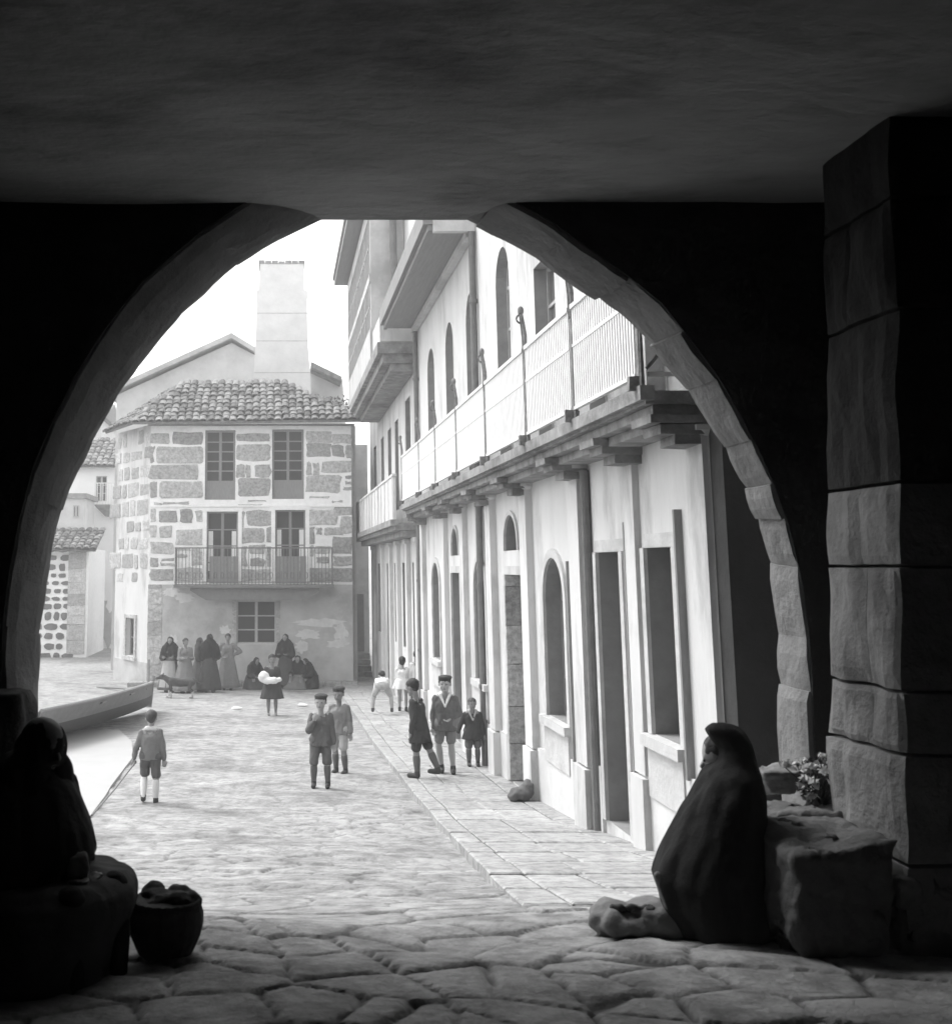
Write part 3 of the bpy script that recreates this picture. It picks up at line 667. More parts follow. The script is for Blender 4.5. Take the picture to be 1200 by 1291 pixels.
    for x in (a.x + .03, b.x - .03): r.box(x - .015, x + .015, yb + .021, YH - .05, zr - .035, zr - .005)
    n = 46
    for k in range(n):
        x = a.x + .04 + (b.x - a.x - .08) * k / (n - 1); r.box(x - .009, x + .009, yb - .009, yb + .009, z0, zr - .04)
        if k % 2 and k < n - 1: r.tube([(x + .05 + .045 * math.cos(q), yb, z0 + .28 + .1 * math.sin(q)) for q in [math.pi * 2 * c / 8 for c in range(9)]], .008, 4)
    for k in range(8):
        y = yb + .1 + .1 * k
        for x in (a.x + .03, b.x - .03): r.box(x - .008, x + .008, y - .008, y + .008, z0, zr - .035)
    r.build('railing', M['pipe'], t)
    for (p0, p1) in ((264, 300), (347, 386)):   # boards tied behind the bars
        s = MB(); q0 = atY(p0, 700, yb).x; q1 = atY(p1, 700, yb).x; m_ = 5
        for k in range(m_): s.box(q0 + (q1 - q0) * k / m_ + .004, q0 + (q1 - q0) * (k + 1) / m_ - .004, yb + .025, yb + .045, z0 + .03, zr - .28)
        s.build('balcony_board', M['framed'], t)
    # hipped roof
    er = ztop + .06; eL = Vector((xl - .55, YH - .55, er)); eR = Vector((xr + .35, YH - .55, er + .08))
    rL = atY(228, 487, YH + 2.2); rR = atY(330, 483, YH + 2.2); apexz = (rL.z + rR.z) / 2
    rf = MB(); eu = (eR - eL); W = eu.length; ev = Vector((0, rL.y - eL.y, apexz - er)); V = ev.length
    tiles(rf, eL, eu, ev, [(0, 0), (W, 0), ((rR - eL).dot(eu.normalized()) + .9, V), ((rL - eL).dot(eu.normalized()), V)])
    # left hip
    CL = A + e * L2 + nrm * .5; CL.z = er; d2 = (CL - eL); W2 = d2.length
    k2 = Vector((rL.x + 0.2, rL.y + 2.5, apexz)); 
    evd = rL - eL; vv = evd - d2.normalized() * evd.dot(d2.normalized())
    pr_ = lambda P: ((P - eL).dot(d2.normalized()), (P - eL).dot(vv.normalized()))
    tiles(rf, eL, d2, vv, [(0, 0), (W2, 0), (W2, vv.length * .98), pr_(rL)])
    rf.build('roof', M['tile'], t)
    cl = MB(); cl.bm_(fH, xl - .1, xr + .1, ztop + .0, ztop + .055, -.2, .02); cl.build('eave_board', M['framed'], t)
stone_house()
# ledge that the women sit along
a = G(152, 866, .12); b = G(452, 862, .12)
mb = MB(); n = 14
for k in range(n):
    x0 = a.x + (b.x - a.x) * k / n; x1 = a.x + (b.x - a.x) * (k + 1) / n; mb.box(x0 + .01, x1 - .01, YH - .55, YH - .05, gz(YH) - .3, gz(YH) + .16, .012)
props(mb.build('stone_ledge', M['pave'], bevel=.02), 'low pale stone ledge along the foot of the stone house', 'ledge')

# ================================================================== GABLE HOUSE + CHIMNEY behind
def gable_house():
    Y = 45.5
    P = lambda x, y, Yq=Y: atY(x, y, Yq)
    t = thing('gable_house', (P(250, 600).x, Y, gz(Y)), 'pale plastered gable house rising behind the stone house roof', 'house')
    pts = [P(146, 540), P(147, 498), P(160, 492), P(292, 432), P(330, 452), P(432, 478), P(436, 540)]
    mb = MB(); z0 = -4; ring = [(pts[0].x, z0)] + [(p.x, p.z) for p in pts] + [(pts[-1].x, z0)]
    mb.loft([[(x, Y, z) for x, z in ring], [(x, Y + 9, z) for x, z in ring]]); mb.build('wall', M['white2'], t)
    rf = MB(); e = [P(136, 496), P(160, 486), P(292, 426), P(322, 444)]
    for a, b in zip(e[:-1], e[1:]): rf.loft([[(a.x, y, a.z - .06), (b.x, y, b.z - .06), (b.x, y, b.z + .14), (a.x, y, a.z + .14)] for y in (Y - .35, Y + 9.3)])
    rf.build('roof', M['plaster'], t)
    r2 = MB(); a, b = P(392, 462, 44.6), P(430, 478, 44.6); r2.loft([[(a.x, y, a.z - .1), (b.x, y, b.z - .15), (b.x, y, b.z + .04), (a.x, y, a.z + .12)] for y in (44.2, 50)]); r2.build('lower_roof', M['slab'], t)
    Yc = 43.2; c = MB()
    rows = [(328, 383, 331), (326, 384, 365), (323, 388, 367), (323, 388, 374), (324, 387, 376), (322, 388, 430), (320, 391, 470), (317, 393, 510)]
    rings = []
    for x0, x1, y in rows[::-1]:
        p, q = P(x0, y, Yc), P(x1, y, Yc); w = q.x - p.x; rings.append([(p.x, Yc, p.z), (q.x, Yc, p.z), (q.x, Yc + w * .7, p.z), (p.x, Yc + w * .7, p.z)])
    rings.insert(0, [(x, y, rings[0][0][2] - 4) for x, y, z in rings[0]])
    c.loft(rings)
    o = c.build('chimney', M['chim'], t)
    co = MB(); p, q = P(326, 327, Yc), P(385, 332, Yc)
    for i in range(7):
        x0 = p.x + (q.x - p.x) * i / 7; x1 = p.x + (q.x - p.x) * (i + 1) / 7; co.box(x0, x1 - .02, Yc - .03, Yc + 1.2, q.z + .0, q.z + .08 + random.uniform(0, .05))
    co.build('coping', M['slab'], o)
    jn = MB()
    for y, xs in ((430, (322, 389)), (395, (324, 388)), (470, (320, 391))):
        p, q = P(xs[0], y, Yc - .004), P(xs[1], y, Yc - .004); jn.box(p.x + .01, q.x - .01, Yc - .006, Yc + .01, p.z, p.z + .025)
    jn.build('joint', M['plaster'], o)
gable_house()
# weeds on the roof corner by the alley
def sprig(mb, base, h, n, spread, leaf=.05, rnd=random):
    for i in range(n):
        d = Vector((rnd.gauss(0, 1), rnd.gauss(0, 1), abs(rnd.gauss(.6, .6)))).normalized() * rnd.random() ** .5
        c = Vector(base) + Vector((d.x * spread, d.y * spread, d.z * h)); a = Vector((rnd.gauss(0, 1), rnd.gauss(0, 1), rnd.gauss(0, 1))).normalized(); b = a.orthogonal().normalized()
        l = leaf * rnd.uniform(.6, 1.3); mb.add([c - a * l, c + b * l * .4, c + a * l, c - b * l * .4], [(0, 1, 2, 3)])
w0 = atY(420, 512, YH + 1.2)
mb = MB()
for k in range(5): sprig(mb, (w0.x - .5 + .28 * k, YH + 1.2, w0.z - .1), .5, 90, .3, .06)
props(mb.build('roof_weeds', M['leaf']), 'ragged weeds growing at the right corner of the stone house roof', 'weeds', kind='stuff')
# alley wall with steps
t = thing('alley_wall', (2.75, 41.2, gz(41)), 'grey wall with steps closing the narrow alley beside the stone house', 'wall')
mb = MB(); mb.box(2.2, 3.19, 42.2, 42.5, -4.2, 4.3); mb.build('wall', M['plaster'], t)
for k in range(5):
    mb = MB(); mb.box(2.22, 3.17, 40.6 + k * .3, 42.19, gz(41) - .1 + k * .18, gz(41) + .08 + k * .18 - .004, .01); mb.build('step', M['slab'], t)
mb = MB(); mb.box(2.45, 3.0, 42.13, 42.195, gz(41) + .85, gz(41) + 2.8); mb.build('door', M['pipe'], t)

# ================================================================== LEFT HOUSES
def left_houses():
    # small rubble hut with tiled lean-to and a pale upper storey
    Y = 52.0; P = lambda x, y, Yq=Y: atY(x, y, Yq)
    t = thing('rubble_house', (P(80, 800).x, Y, gz(Y)), 'small rubble-walled house with tiled lean-to roof at the far left', 'house')
    x0, x1 = P(20, 700).x, P(112, 700).x; z0, z1 = gz(Y) - .3, P(80, 692).z
    mb = MB(); mb.box(x0, x1, Y, Y + 5, z0, z1); mb.build('wall', M['mortar'], t)
    st = MB(); r = random.Random(3); xa, xb = P(58, 700).x, P(87, 700).x; z = z0 + .2
    while z < z1 - .15:
        x = x0 + .1 + r.uniform(0, .2); h = r.uniform(.22, .40)
        while x < xb - .1:
            w_ = r.uniform(.25, .62); hh_ = h * r.uniform(.65, 1); n = 9; ring = []
            for k in range(n):
                a = 2 * math.pi * k / n + r.uniform(-.2, .2); ca, sa = math.cos(a), math.sin(a); m_ = max(abs(ca), abs(sa)) ** .7
                ring.append((x + w_ / 2 + w_ / 2 * ca / m_ * r.uniform(.85, 1.05), z + h / 2 + hh_ / 2 * sa / m_ * r.uniform(.85, 1.05)))
            st.loft([[(u, Y + .02, v) for u, v in ring], [(u, Y - .05, v) for u, v in ring]]); x += w_ + r.uniform(.05, .13)
        z += h + r.uniform(.04, .09)
    st.build('masonry', M['rubble'], t)
    d = MB(); da, db = P(87, 700).x, P(109, 700).x; zz = P(90, 825).z; z = zz
    while z < z1 - .1: h = r.uniform(.35, .7); d.box(da, db, Y - .08, Y + .05, z + .015, min(z + h, z1 - .05), .006); z += h
    d.build('quoin', M['ashlar'], t)
    rf = MB(); a = P(20, 690); b = P(124, 686); tiles(rf, (a.x, Y - .8, z1 - .05), (1, 0, 0), (0, 1, .35), [(0, 0), (b.x - a.x, 0), (b.x - a.x, 2.6), (0, 2.6)], .3, .5)
    rf.build('roof', M['tile'], t)
    u = MB(); p, q = P(60, 680, Y + 1.9), P(106, 625, Y + 1.9); u.box(p.x, q.x, Y + 1.9, Y + 5, p.z - .5, q.z); u.build('upper_wall', M['white2'], t)
    g = MB(); p, q = P(92, 652, Y + 1.88), P(100, 637, Y + 1.88); window(t, lambda u_, z_, d_: (u_, Y + 1.87 + d_, z_), p.x, q.x, p.z, q.z, -.03, fm='frame', t=.05, rows=1)
    c = MB(); p, q = P(58, 628, Y + 1.8), P(110, 622, Y + 1.8); c.box(p.x, q.x, Y + 1.7, Y + 5.2, p.z, q.z); c.build('cornice', M['slab'], t)
    # white house behind
    Y = 58.0; P = lambda x, y, Yq=Y: atY(x, y, Yq)
    t = thing('white_house', (P(120, 800).x, Y, gz(Y)), 'blown-out white plastered house with a tiled eave and tiny balcony, left of the stone house', 'house')
    x0, x1 = P(30, 700).x, P(200, 700).x; mb = MB(); zt = P(120, 588).z
    fW = lambda u, z, d: (u, Y + d, z)
    wn = [(P(121, 600).x, P(135, 600).x, P(121, 632).z, P(121, 600).z, 0)]
    wall_sheet(mb, fW, x0, x1, gz(Y) - .3, zt, wn, .25); mb.build('wall', M['limew'], t)
    mb = MB(); mb.box(x0, x1, Y + .26, Y + 6, gz(Y) - .3, zt); mb.build('interior', M['dim'], t)
    window(t, fW, *wn[0][:4], .1, fm='frame')
    s = MB(); a, b = P(118, 636, Y - .8), P(160, 636, Y - .8); s.hexa([(a.x + .5, Y - .3, a.z - .55), (b.x, Y - .3, a.z - .55), (b.x, Y - .01, a.z - .55), (a.x + .5, Y - .01, a.z - .55), (a.x, Y - .8, a.z), (b.x, Y - .8, a.z), (b.x, Y - .01, a.z), (a.x, Y - .01, a.z)]); s.build('balcony_slab', M['slab'], t)
    s = MB(); s.box(a.x, b.x, Y - .8, Y - .76, a.z + 1.0, a.z + 1.05)
    for k in range(12): x = a.x + .02 + (b.x - a.x) * k / 12; s.box(x, x + .03, Y - .79, Y - .765, a.z, a.z + .998)
    s.build('railing', M['railw'], t)
    rf = MB(); tiles(rf, (x0 - .2, Y - .5, zt - .02), (1, 0, 0), (0, 1, .5), [(0, 0), (x1 - x0, 0), (x1 - x0, 3.5), (0, 3.5)], .3, .5); rf.build('roof', M['tile'], t)
    lp = MB(); r = random.Random(11)
    for (cx, cy, rx, ry) in ((122, 770, 16, 26), (118, 725, 9, 14), (136, 790, 14, 24), (110, 800, 8, 16)):
        pts = []
        for k in range(24):
            a = 2 * math.pi * k / 24; rr = 1 + r.uniform(-.3, .2); p = P(cx + rx * rr * math.cos(a), cy + ry * rr * math.sin(a)); pts.append((p.x, Y - .012 - rx * .0004, p.z))
        lp.loft([[(x, Y + .01, z) for x, y, z in pts], pts])
    lp.build('bare_plaster_patch', M['plaster'], t)
    # a pale house filling the gap at upper left
    Y = 64.0
    P = lambda x, y: atY(x, y, Y)
    t = thing('distant_house', (P(130, 700).x, Y, gz(Y)), 'distant pale house whose plain roof shows above the white house at the left', 'house')
    mb = MB(); a, b = P(-60, 560), P(128, 528); mb.box(a.x, b.x, Y, Y + 6, gz(Y) - .3, b.z); mb.build('wall', M['white2'], t)
    mb = MB(); mb.hexa([(a.x - .3, Y - .4, b.z + .003), (b.x + .3, Y - .4, b.z + .003), (b.x + .3, Y + 6, b.z + .003), (a.x - .3, Y + 6, b.z + .003), (a.x - .3, Y - .4, b.z + .15), (b.x + .3, Y - .4, b.z + .15), (b.x + .3, Y + 3, b.z + 1.2), (a.x - .3, Y + 3, b.z + 1.2)]); mb.build('roof', M['tile'], t)
left_houses()

# ================================================================== PASSAGE BUILDING WITH THE ARCH
YN, YFar = 6.66, 6.95
FAR = [(58, 1010), (55, 960), (50, 905), (49, 860), (52, 800), (61, 740), (72, 680), (92, 610), (118, 560), (150, 500), (178, 462), (205, 427), (230, 398), (258, 373), (300, 336), (350, 305), (400, 279), (450, 258), (505, 245),
       (560, 264), (600, 285), (650, 309), (700, 342), (750, 378), (790, 407), (830, 450), (865, 492), (895, 537), (920, 583), (937, 617), (950, 655), (960, 690), (970, 737), (976, 800), (978, 850), (980, 920), (982, 1010)]
NEAR = [(12, 1040), (10, 980), (8, 915), (8, 860), (10, 790), (18, 725), (30, 660), (48, 590), (72, 535), (100, 478), (128, 432), (155, 395), (182, 362), (212, 335), (258, 296), (310, 262), (365, 232), (430, 205), (500, 190),
        (575, 222), (628, 250), (690, 284), (738, 318), (790, 355), (830, 388), (868, 436), (900, 480), (928, 527), (952, 575), (968, 612), (984, 655), (994, 695), (1005, 742), (1012, 805), (1016, 860), (1018, 930), (1020, 1030)]
ZC = atY(500, 277, YFar + .02).z
def passage():
    t = thing('arched_gateway', (.8, YN, gz(YN)), 'dark stone passage with a wide rounded arch that frames the whole view of the street', 'gateway')
    far = [atY(x, y, YFar + .015) for x, y in FAR]; near = [atY(x, y, YN - .015) for x, y in NEAR]
    n = len(far)
    for p, q in ((far, near),):
        for i in (0, -1):
            p[i].z = gz(YN) - .4; q[i].z = gz(YN) - .4
    # block boundaries along the intrados
    cx, cz = .75, -.6
    def out(p, d): v = Vector((p.x - cx, 0, (p.z - cz) if p.z > cz else 0)); v.normalize(); return p + v * d
    # resample between joints; each voussoir is its own block
    cuts = [0, 2, 4, 5, 6.5, 8, 10, 12, 14, 16, 18, 20, 21.5, 23, 24.7, 26, 27.6, 29, 30, 31.5, 33, 34.3, n - 1]
    def at(L, s):
        i = min(int(s), n - 2); u = s - i; p0, p1, p2, p3 = L[max(i - 1, 0)], L[i], L[i + 1], L[min(i + 2, n - 1)]
        return p1 + (p2 - p0) * (.5 * u) + (p0 - p1 * 2.5 + p2 * 2 - p3 * .5) * u * u + (p1 * 1.5 - p2 * 1.5 + p3 * .5 - p0 * .5) * u * u * u
    for a, b in zip(cuts[:-1], cuts[1:]):
        mb = MB(); m = max(3, int((b - a) * 3)); rings = []; g = .0012
        jr = random.uniform(-.006, .006) * (1 if a < 20 else 2.2)
        for k in range(m + 1):
            s_ = a + g + (b - a - 2 * g) * k / m; f_ = at(far, s_); q = at(near, s_)
            inset = (.012 if a > 22 else .004) if k in (0, m) else 0.0
            rings.append([]); R = rings[-1]
            for w_ in range(7):
                tt = w_ / 6; bl = 1 - smooth(10, 24, a); te = tt + bl * (math.sin(tt * math.pi / 2) ** .8 - tt); p = q.lerp(f_, te); p.y = q.y + (f_.y - q.y) * tt; ch = .006 if w_ in (0, 6) else 0
                rr = jr + inset + ch + .014 * noise.noise(Vector((p.x * 5, p.y * 6, p.z * 5)))
                R.append(out(p, rr + .0))
            R.append(out(f_, .34)); R.append(out(q, .34))
        mb.loft(rings); mb.build('voussoir', M['vous'], t, smooth=False)
    # wall faces around the opening
    F2 = [out(p, .10) for p in far]; N2 = [out(p, .028) for p in near]
    zt = 6.5; xl, xr = -6.0, 7.0; mb = MB()
    def sheet(C, y, x_l, x_r, z_t):
        vs = []; fs = []; mid = [i for i in range(n) if C[i].z == max(c.z for c in C)][0]
        for i, p in enumerate(C):
            vs.append((p.x, y, p.z))
            if i <= mid: ang = i / mid; vs.append((x_l, y, C[0].z + (z_t - C[0].z) * min(1, ang * 1.6)) if ang * 1.6 < 1 else (x_l + (C[mid].x - x_l) * (ang - .625) / .375, y, z_t))
            else:
                ang = (n - 1 - i) / (n - 1 - mid); vs.append((x_r, y, C[-1].z + (z_t - C[-1].z) * min(1, ang * 1.6)) if ang * 1.6 < 1 else (x_r + (C[mid].x - x_r) * (ang - .625) / .375, y, z_t))
        for i in range(n - 1): fs.append((2 * i, 2 * i + 2, 2 * i + 3, 2 * i + 1))
        return vs, fs
    v1, f1 = sheet(N2, YN - .03, xl, xr, zt); v2, f2 = sheet(F2, YFar, xl, xr, zt); k = len(v1)
    mb.add(v1 + v2, f1 + [tuple(i + k for i in f) for f in f2] + [(2 * i, 2 * i + 2, k + 2 * i + 2, k + 2 * i) for i in range(n - 1)] + [(2 * i + 1, 2 * i + 3, k + 2 * i + 3, k + 2 * i + 1) for i in range(n - 1)])
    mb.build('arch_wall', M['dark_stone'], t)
    # ceiling of broad stone slabs with open joints
    zc = ZC
    XE = [(-4.5, -4.5), (-2.5, 1.22), (-1.5, 2.15), (4.3, 4.3)]
    for (a0, a1), (b0, b1) in zip(XE[:-1], XE[1:]):
        mb = MB(); ys = [(-5.4, 1.4), (1.4, YFar - .05)] if random.random() < 0 else [(-5.4, YFar + .02)]
        for ya, yb in ys:
            L = lambda y, p, q: q + (p - q) * (y + 5.4) / (YFar + 5.4)
            N = 14; dz = 0.0; vs = []; fs = []; NX = 16
            for j in range(N * 3 + 1):
                y = ya + (yb - ya) * j / (N * 3)
                for i in range(NX + 1):
                    x0 = L(y, a0, a1) ; x1 = L(y, b0, b1); x = x0 + (x1 - x0) * i / NX
                    z = zc + dz + .02 * noise.noise(Vector((x * 1.3, y * 1.6, 3))) * (0 if j == N * 3 else 1) 
                    vs.append((x, y, z))
            w_ = NX + 1
            for j in range(N * 3):
                for i in range(NX): fs.append((j * w_ + i, j * w_ + i + 1, (j + 1) * w_ + i + 1, (j + 1) * w_ + i))
            mb.add(vs, fs)
            j = N * 3 * w_; mb.add([vs[j], vs[j + NX], (vs[j + NX][0], vs[j + NX][1], zc + .16), (vs[j][0], vs[j][1], zc + .16)], [(0, 1, 2, 3)])
        mb.build('ceiling_slab', M['ceil'], t)
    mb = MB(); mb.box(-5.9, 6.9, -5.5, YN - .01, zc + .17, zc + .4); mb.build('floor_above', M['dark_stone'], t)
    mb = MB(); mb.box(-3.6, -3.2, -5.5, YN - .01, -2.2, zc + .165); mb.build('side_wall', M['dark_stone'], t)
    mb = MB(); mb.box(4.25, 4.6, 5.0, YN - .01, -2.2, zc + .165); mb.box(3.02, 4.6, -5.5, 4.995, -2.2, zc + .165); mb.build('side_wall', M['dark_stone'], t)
    mb = MB(); mb.box(-3.6, 4.6, -5.9, -5.51, -2.2, zc + .165); mb.build('unseen_end_wall', M['dark_stone'], t)  # unseen wall behind the camera, added to keep sun out of the passage
    mb = MB(); mb.box(xl, xr, -5.6, YFar + .2, zt + .01, zt + .2); mb.build('roof', M['tile'], t)
    # foot of the left jamb: rough projecting blocks
    mb = MB()
    for (x0, y0, x1, y1) in ((-20, 868, 46, 945),):
        a = atY(x0, y1, YN - .1); b = atY(x1, y0, YN - .1); mb.box(a.x, b.x, YN - .35, YN - .03, a.z - 1.2, b.z, .02)
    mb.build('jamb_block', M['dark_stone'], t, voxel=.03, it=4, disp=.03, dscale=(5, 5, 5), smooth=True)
passage()
def pillar():
    t = thing('stone_pillar', (2.9, 5.5, gz(5.5)), 'tall worn granite pillar just inside the arch at the right', 'pillar')
    X = 2.72; yn, yf = atX(1138, 800, X).y, atX(1046, 800, X).y
    joints = [(-60, .8), (130, 0), (250, 0), (395, 0), (612, 0), (714, 0), (862, 0), (935, 0), (1060, 0), (1200, 0)]
    zs = [atX(1090, j[0], X).z for j in joints]; zs[0] = ZC - .002; zs[-1] = gz(5.5) - .2
    for i in range(len(zs) - 1):
        splits = [0, 1] if i in (0, 1, 3, 4, 7) else [0, random.uniform(.35, .65), 1]
        for a, b in zip(splits[:-1], splits[1:]):
            mb = MB(); y0 = yn + (yf - yn) * a + .002; y1 = yn + (yf - yn) * b - .002; jx = random.uniform(-.012, .012)
            z1, z0 = zs[i] - .002, zs[i + 1] + .002; nx, ny, nz = 5, max(3, int((y1 - y0) / .06)), max(3, int((z1 - z0) / .07))
            b_ = bmesh.new(); bmesh.ops.create_cube(b_, size=1); bmesh.ops.subdivide_edges(b_, edges=b_.edges[:], cuts=7, use_grid_fill=True)
            for v in b_.verts:
                c = v.co.copy(); q = Vector((c.x * .6, c.y * (y1 - y0), c.z * (z1 - z0))); p = q + Vector((X + jx + .3 + .06 * (z0 + z1) / 2 + .06 * q.z, (y0 + y1) / 2, (z0 + z1) / 2))
                ed = sum(1 for k in c if abs(k) > .499)
                if ed >= 2: q *= 1; p += Vector((.012 if c.x < 0 else -.01, -math.copysign(.006, c.y), -math.copysign(.007, c.z)))
                p += Vector((1, .3, .2)) * .03 * noise.noise(Vector((p.x * 4, p.y * 6, p.z * 3))) + Vector((1, 0, 0)) * .03 * max(0, noise.noise(Vector((1, p.y * 9, p.z * 1.2))))
                v.co = p
            vs = [v.co[:] for v in b_.verts]; b_.verts.index_update(); fs = [tuple(v.index for v in f.verts) for f in b_.faces]; b_.free()
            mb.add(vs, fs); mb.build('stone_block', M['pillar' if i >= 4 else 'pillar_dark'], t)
pillar()

# ================================================================== STONES, PLANT, SMALL THINGS
def rock(name, c, r, label, cat, m='rubble', seed=0, voxel=.02, top=None, flat=.0, group=None):
    mb = MB(); c = Vector(c); rr = random.Random(seed)
    mb.box(c.x - r[0], c.x + r[0], c.y - r[1], c.y + r[1], c.z - r[2], c.z + r[2], .04)
    o = mb.build(name, M[m], None, smooth=True, voxel=min(voxel, .014), it=26, grit=.009, disp=.05, dscale=(4 + seed * .3, 4, 5))
    return props(o, label, cat, group)
def blockpx(px0, px1, py0, py1, Y, dep):   # centre/radius of a block seen between those pixels
    a = atY(px0, py1, Y); b = atY(px1, py0, Y); return ((a.x + b.x) / 2, Y + dep / 2, (a.z + b.z) / 2), ((b.x - a.x) / 2, dep / 2, (b.z - a.z) / 2)
c, r = blockpx(1008, 1132, 1074, 1212, 5.2, .55); rock('stone_block', c, r, 'big rough stone block with a dark front, nearest at the foot of the pillar', 'stone', seed=1)
c, r = blockpx(968, 1092, 1024, 1135, 5.85, .35); rock('stone_bench', c, r, 'flat-topped stone block between the shawled woman and the pillar', 'stone', seed=2)
c, r = blockpx(966, 1012, 972, 1012, 6.25, .25); rock('stone', c, r, 'small rounded pale stone beside the flowering plant', 'stone', 'pillar', seed=3, voxel=.015)
c, r = blockpx(1140, 1230, 1085, 1165, 5.3, .5); rock('stone_rubble', (c[0], c[1], c[2] - .1), r, 'low pale lump of rubble on the floor right of the pillar', 'rubble', 'pillar', seed=4)
def plant():
    b = atY(1032, 1015, 6.15); t = thing('flowering_plant', (b.x, 6.15, b.z), 'dark leafy plant with many pale blossoms on the stones by the pillar', 'plant')
    r = random.Random(4); mb = MB(); fl = MB(); stt = MB()
    for i in range(42):
        p = atY(r.gauss(1030, 20), r.uniform(955, 1010), 6.15 + r.uniform(-.14, .12)); stt.tube([(b.x + r.uniform(-.05, .05), 6.15, b.z), (p.x * .5 + b.x * .5, p.y, p.z * .5 + b.z * .5 + .02), tuple(p)], .003, 4)
        sprig(mb, p, .03, 9, .035, .022, r)
        if i % 2 == 0:
            for k in range(4): sprig(fl, p + Vector((r.uniform(-.02, .02), -.04, .015)), .02, 6, .018, .02, r)
    stt.build('stem', M['leaf'], t); mb.build('foliage', M['leaf'], t); fl.build('blossom', M['flower'], t)
plant()
def bundle():
    p = G(656, 1010, PAVE_H); mb = MB(); mb.ell((p.x, p.y, p.z + .08), (.14, .11, .09)); mb.ell((p.x + .1, p.y + .05, p.z + .13), (.09, .1, .11)); mb.ell((p.x - .08, p.y - .02, p.z + .05), (.08, .08, .06))
    props(mb.build('cloth_bundle', M['mid'], None, smooth=True, voxel=.015, disp=.02, dscale=(12, 12, 12)), 'small crumpled cloth bundle on the pavement at the deep doorway', 'bundle')
bundle()
def sack():
    p = G(806, 1186); mb = MB(); s = p.y / FPX
    mb.ell((p.x - .03, p.y + .1, p.z + .06), (.17, .17, .075)); mb.ell((p.x + .12, p.y + .1, p.z + .07), (.16, .16, .085)); mb.ell((p.x - .1, p.y + .08, p.z + .07), (.09, .13, .075))
    props(mb.build('cloth_sack', M['grey'], None, smooth=True, voxel=.012, it=5, disp=.028, dscale=(9, 9, 9)), 'low slumped cloth sack on the flagstones at the shawled woman\'s feet', 'sack')
    t = MB()
    for k in range(3): t.ell((p.x - .09 + .075 * k, p.y + .02, p.z + .13), (.035, .03, .025))
    props(t.build('cloth_scraps', M['dark'], None, smooth=True, voxel=.01, disp=.012, dscale=(20, 20, 20)), 'dark scraps lying on top of the slumped cloth sack', 'scraps')
sack()
def basket():
    b = G(205, 1216); s = b.y / FPX; t = thing('basket', b, 'dark round wicker basket heaped full beside the knee of the seated woman', 'basket')
    prof = [(30, 0), (34, 5), (42, 22), (46, 38), (46, 48), (42, 60), (40, 64)]; rings = []
    for r_, h in prof: rings.append([(b.x + r_ * s * (1 + .015 * math.sin(k * 3)) * math.cos(2 * math.pi * k / 40), b.y + .12 + r_ * s * (1 + .015 * math.sin(k * 3)) * math.sin(2 * math.pi * k / 40), b.z + h * s) for k in range(40)])
    mb = MB(); mb.loft(rings); mb.build('basket_body', M['basket'], t, smooth=False)
    rm = MB(); rr = 40 * s
    for q in range(2): rm.tube([(b.x + (rr + .004) * math.cos(a), b.y + .12 + (rr + .004) * math.sin(a), b.z + 61 * s + .006 * math.sin(a * 12 + q * math.pi)) for a in [2 * math.pi * k / 60 for k in range(61)]], .011, 6)
    rm.build('rim', M['basket'], t)
    c = MB(); r = random.Random(2)
    for k in range(16): a = r.uniform(0, 6.28); q = r.uniform(0, 30) * s; c.ell((b.x + q * math.cos(a), b.y + .12 + q * math.sin(a), b.z + (62 + r.uniform(-3, 8)) * s), (.045, .045, .03))
    c.build('contents', M['dark'], t, smooth=True, voxel=.01, disp=.015, dscale=(15, 15, 15))
basket()

for (x, y, lab) in ((298, 893, 'white scrap of paper on the ground below the standing women'), (381, 889, 'white scrap of paper on the ground right of the girl with the bundle')):
    p = G(x, y, .03); mb = MB(); mb.loft([[(p.x - .12, p.y - .1, p.z), (p.x + .1, p.y - .14, p.z + .01), (p.x + .14, p.y + .1, p.z), (p.x - .06, p.y + .14, p.z + .03)], [(p.x - .12, p.y - .1, p.z + .006), (p.x + .1, p.y - .14, p.z + .016), (p.x + .14, p.y + .1, p.z + .006), (p.x - .06, p.y + .14, p.z + .036)]])
    props(mb.build('paper_scrap', M['wcloth']), lab, 'paper')
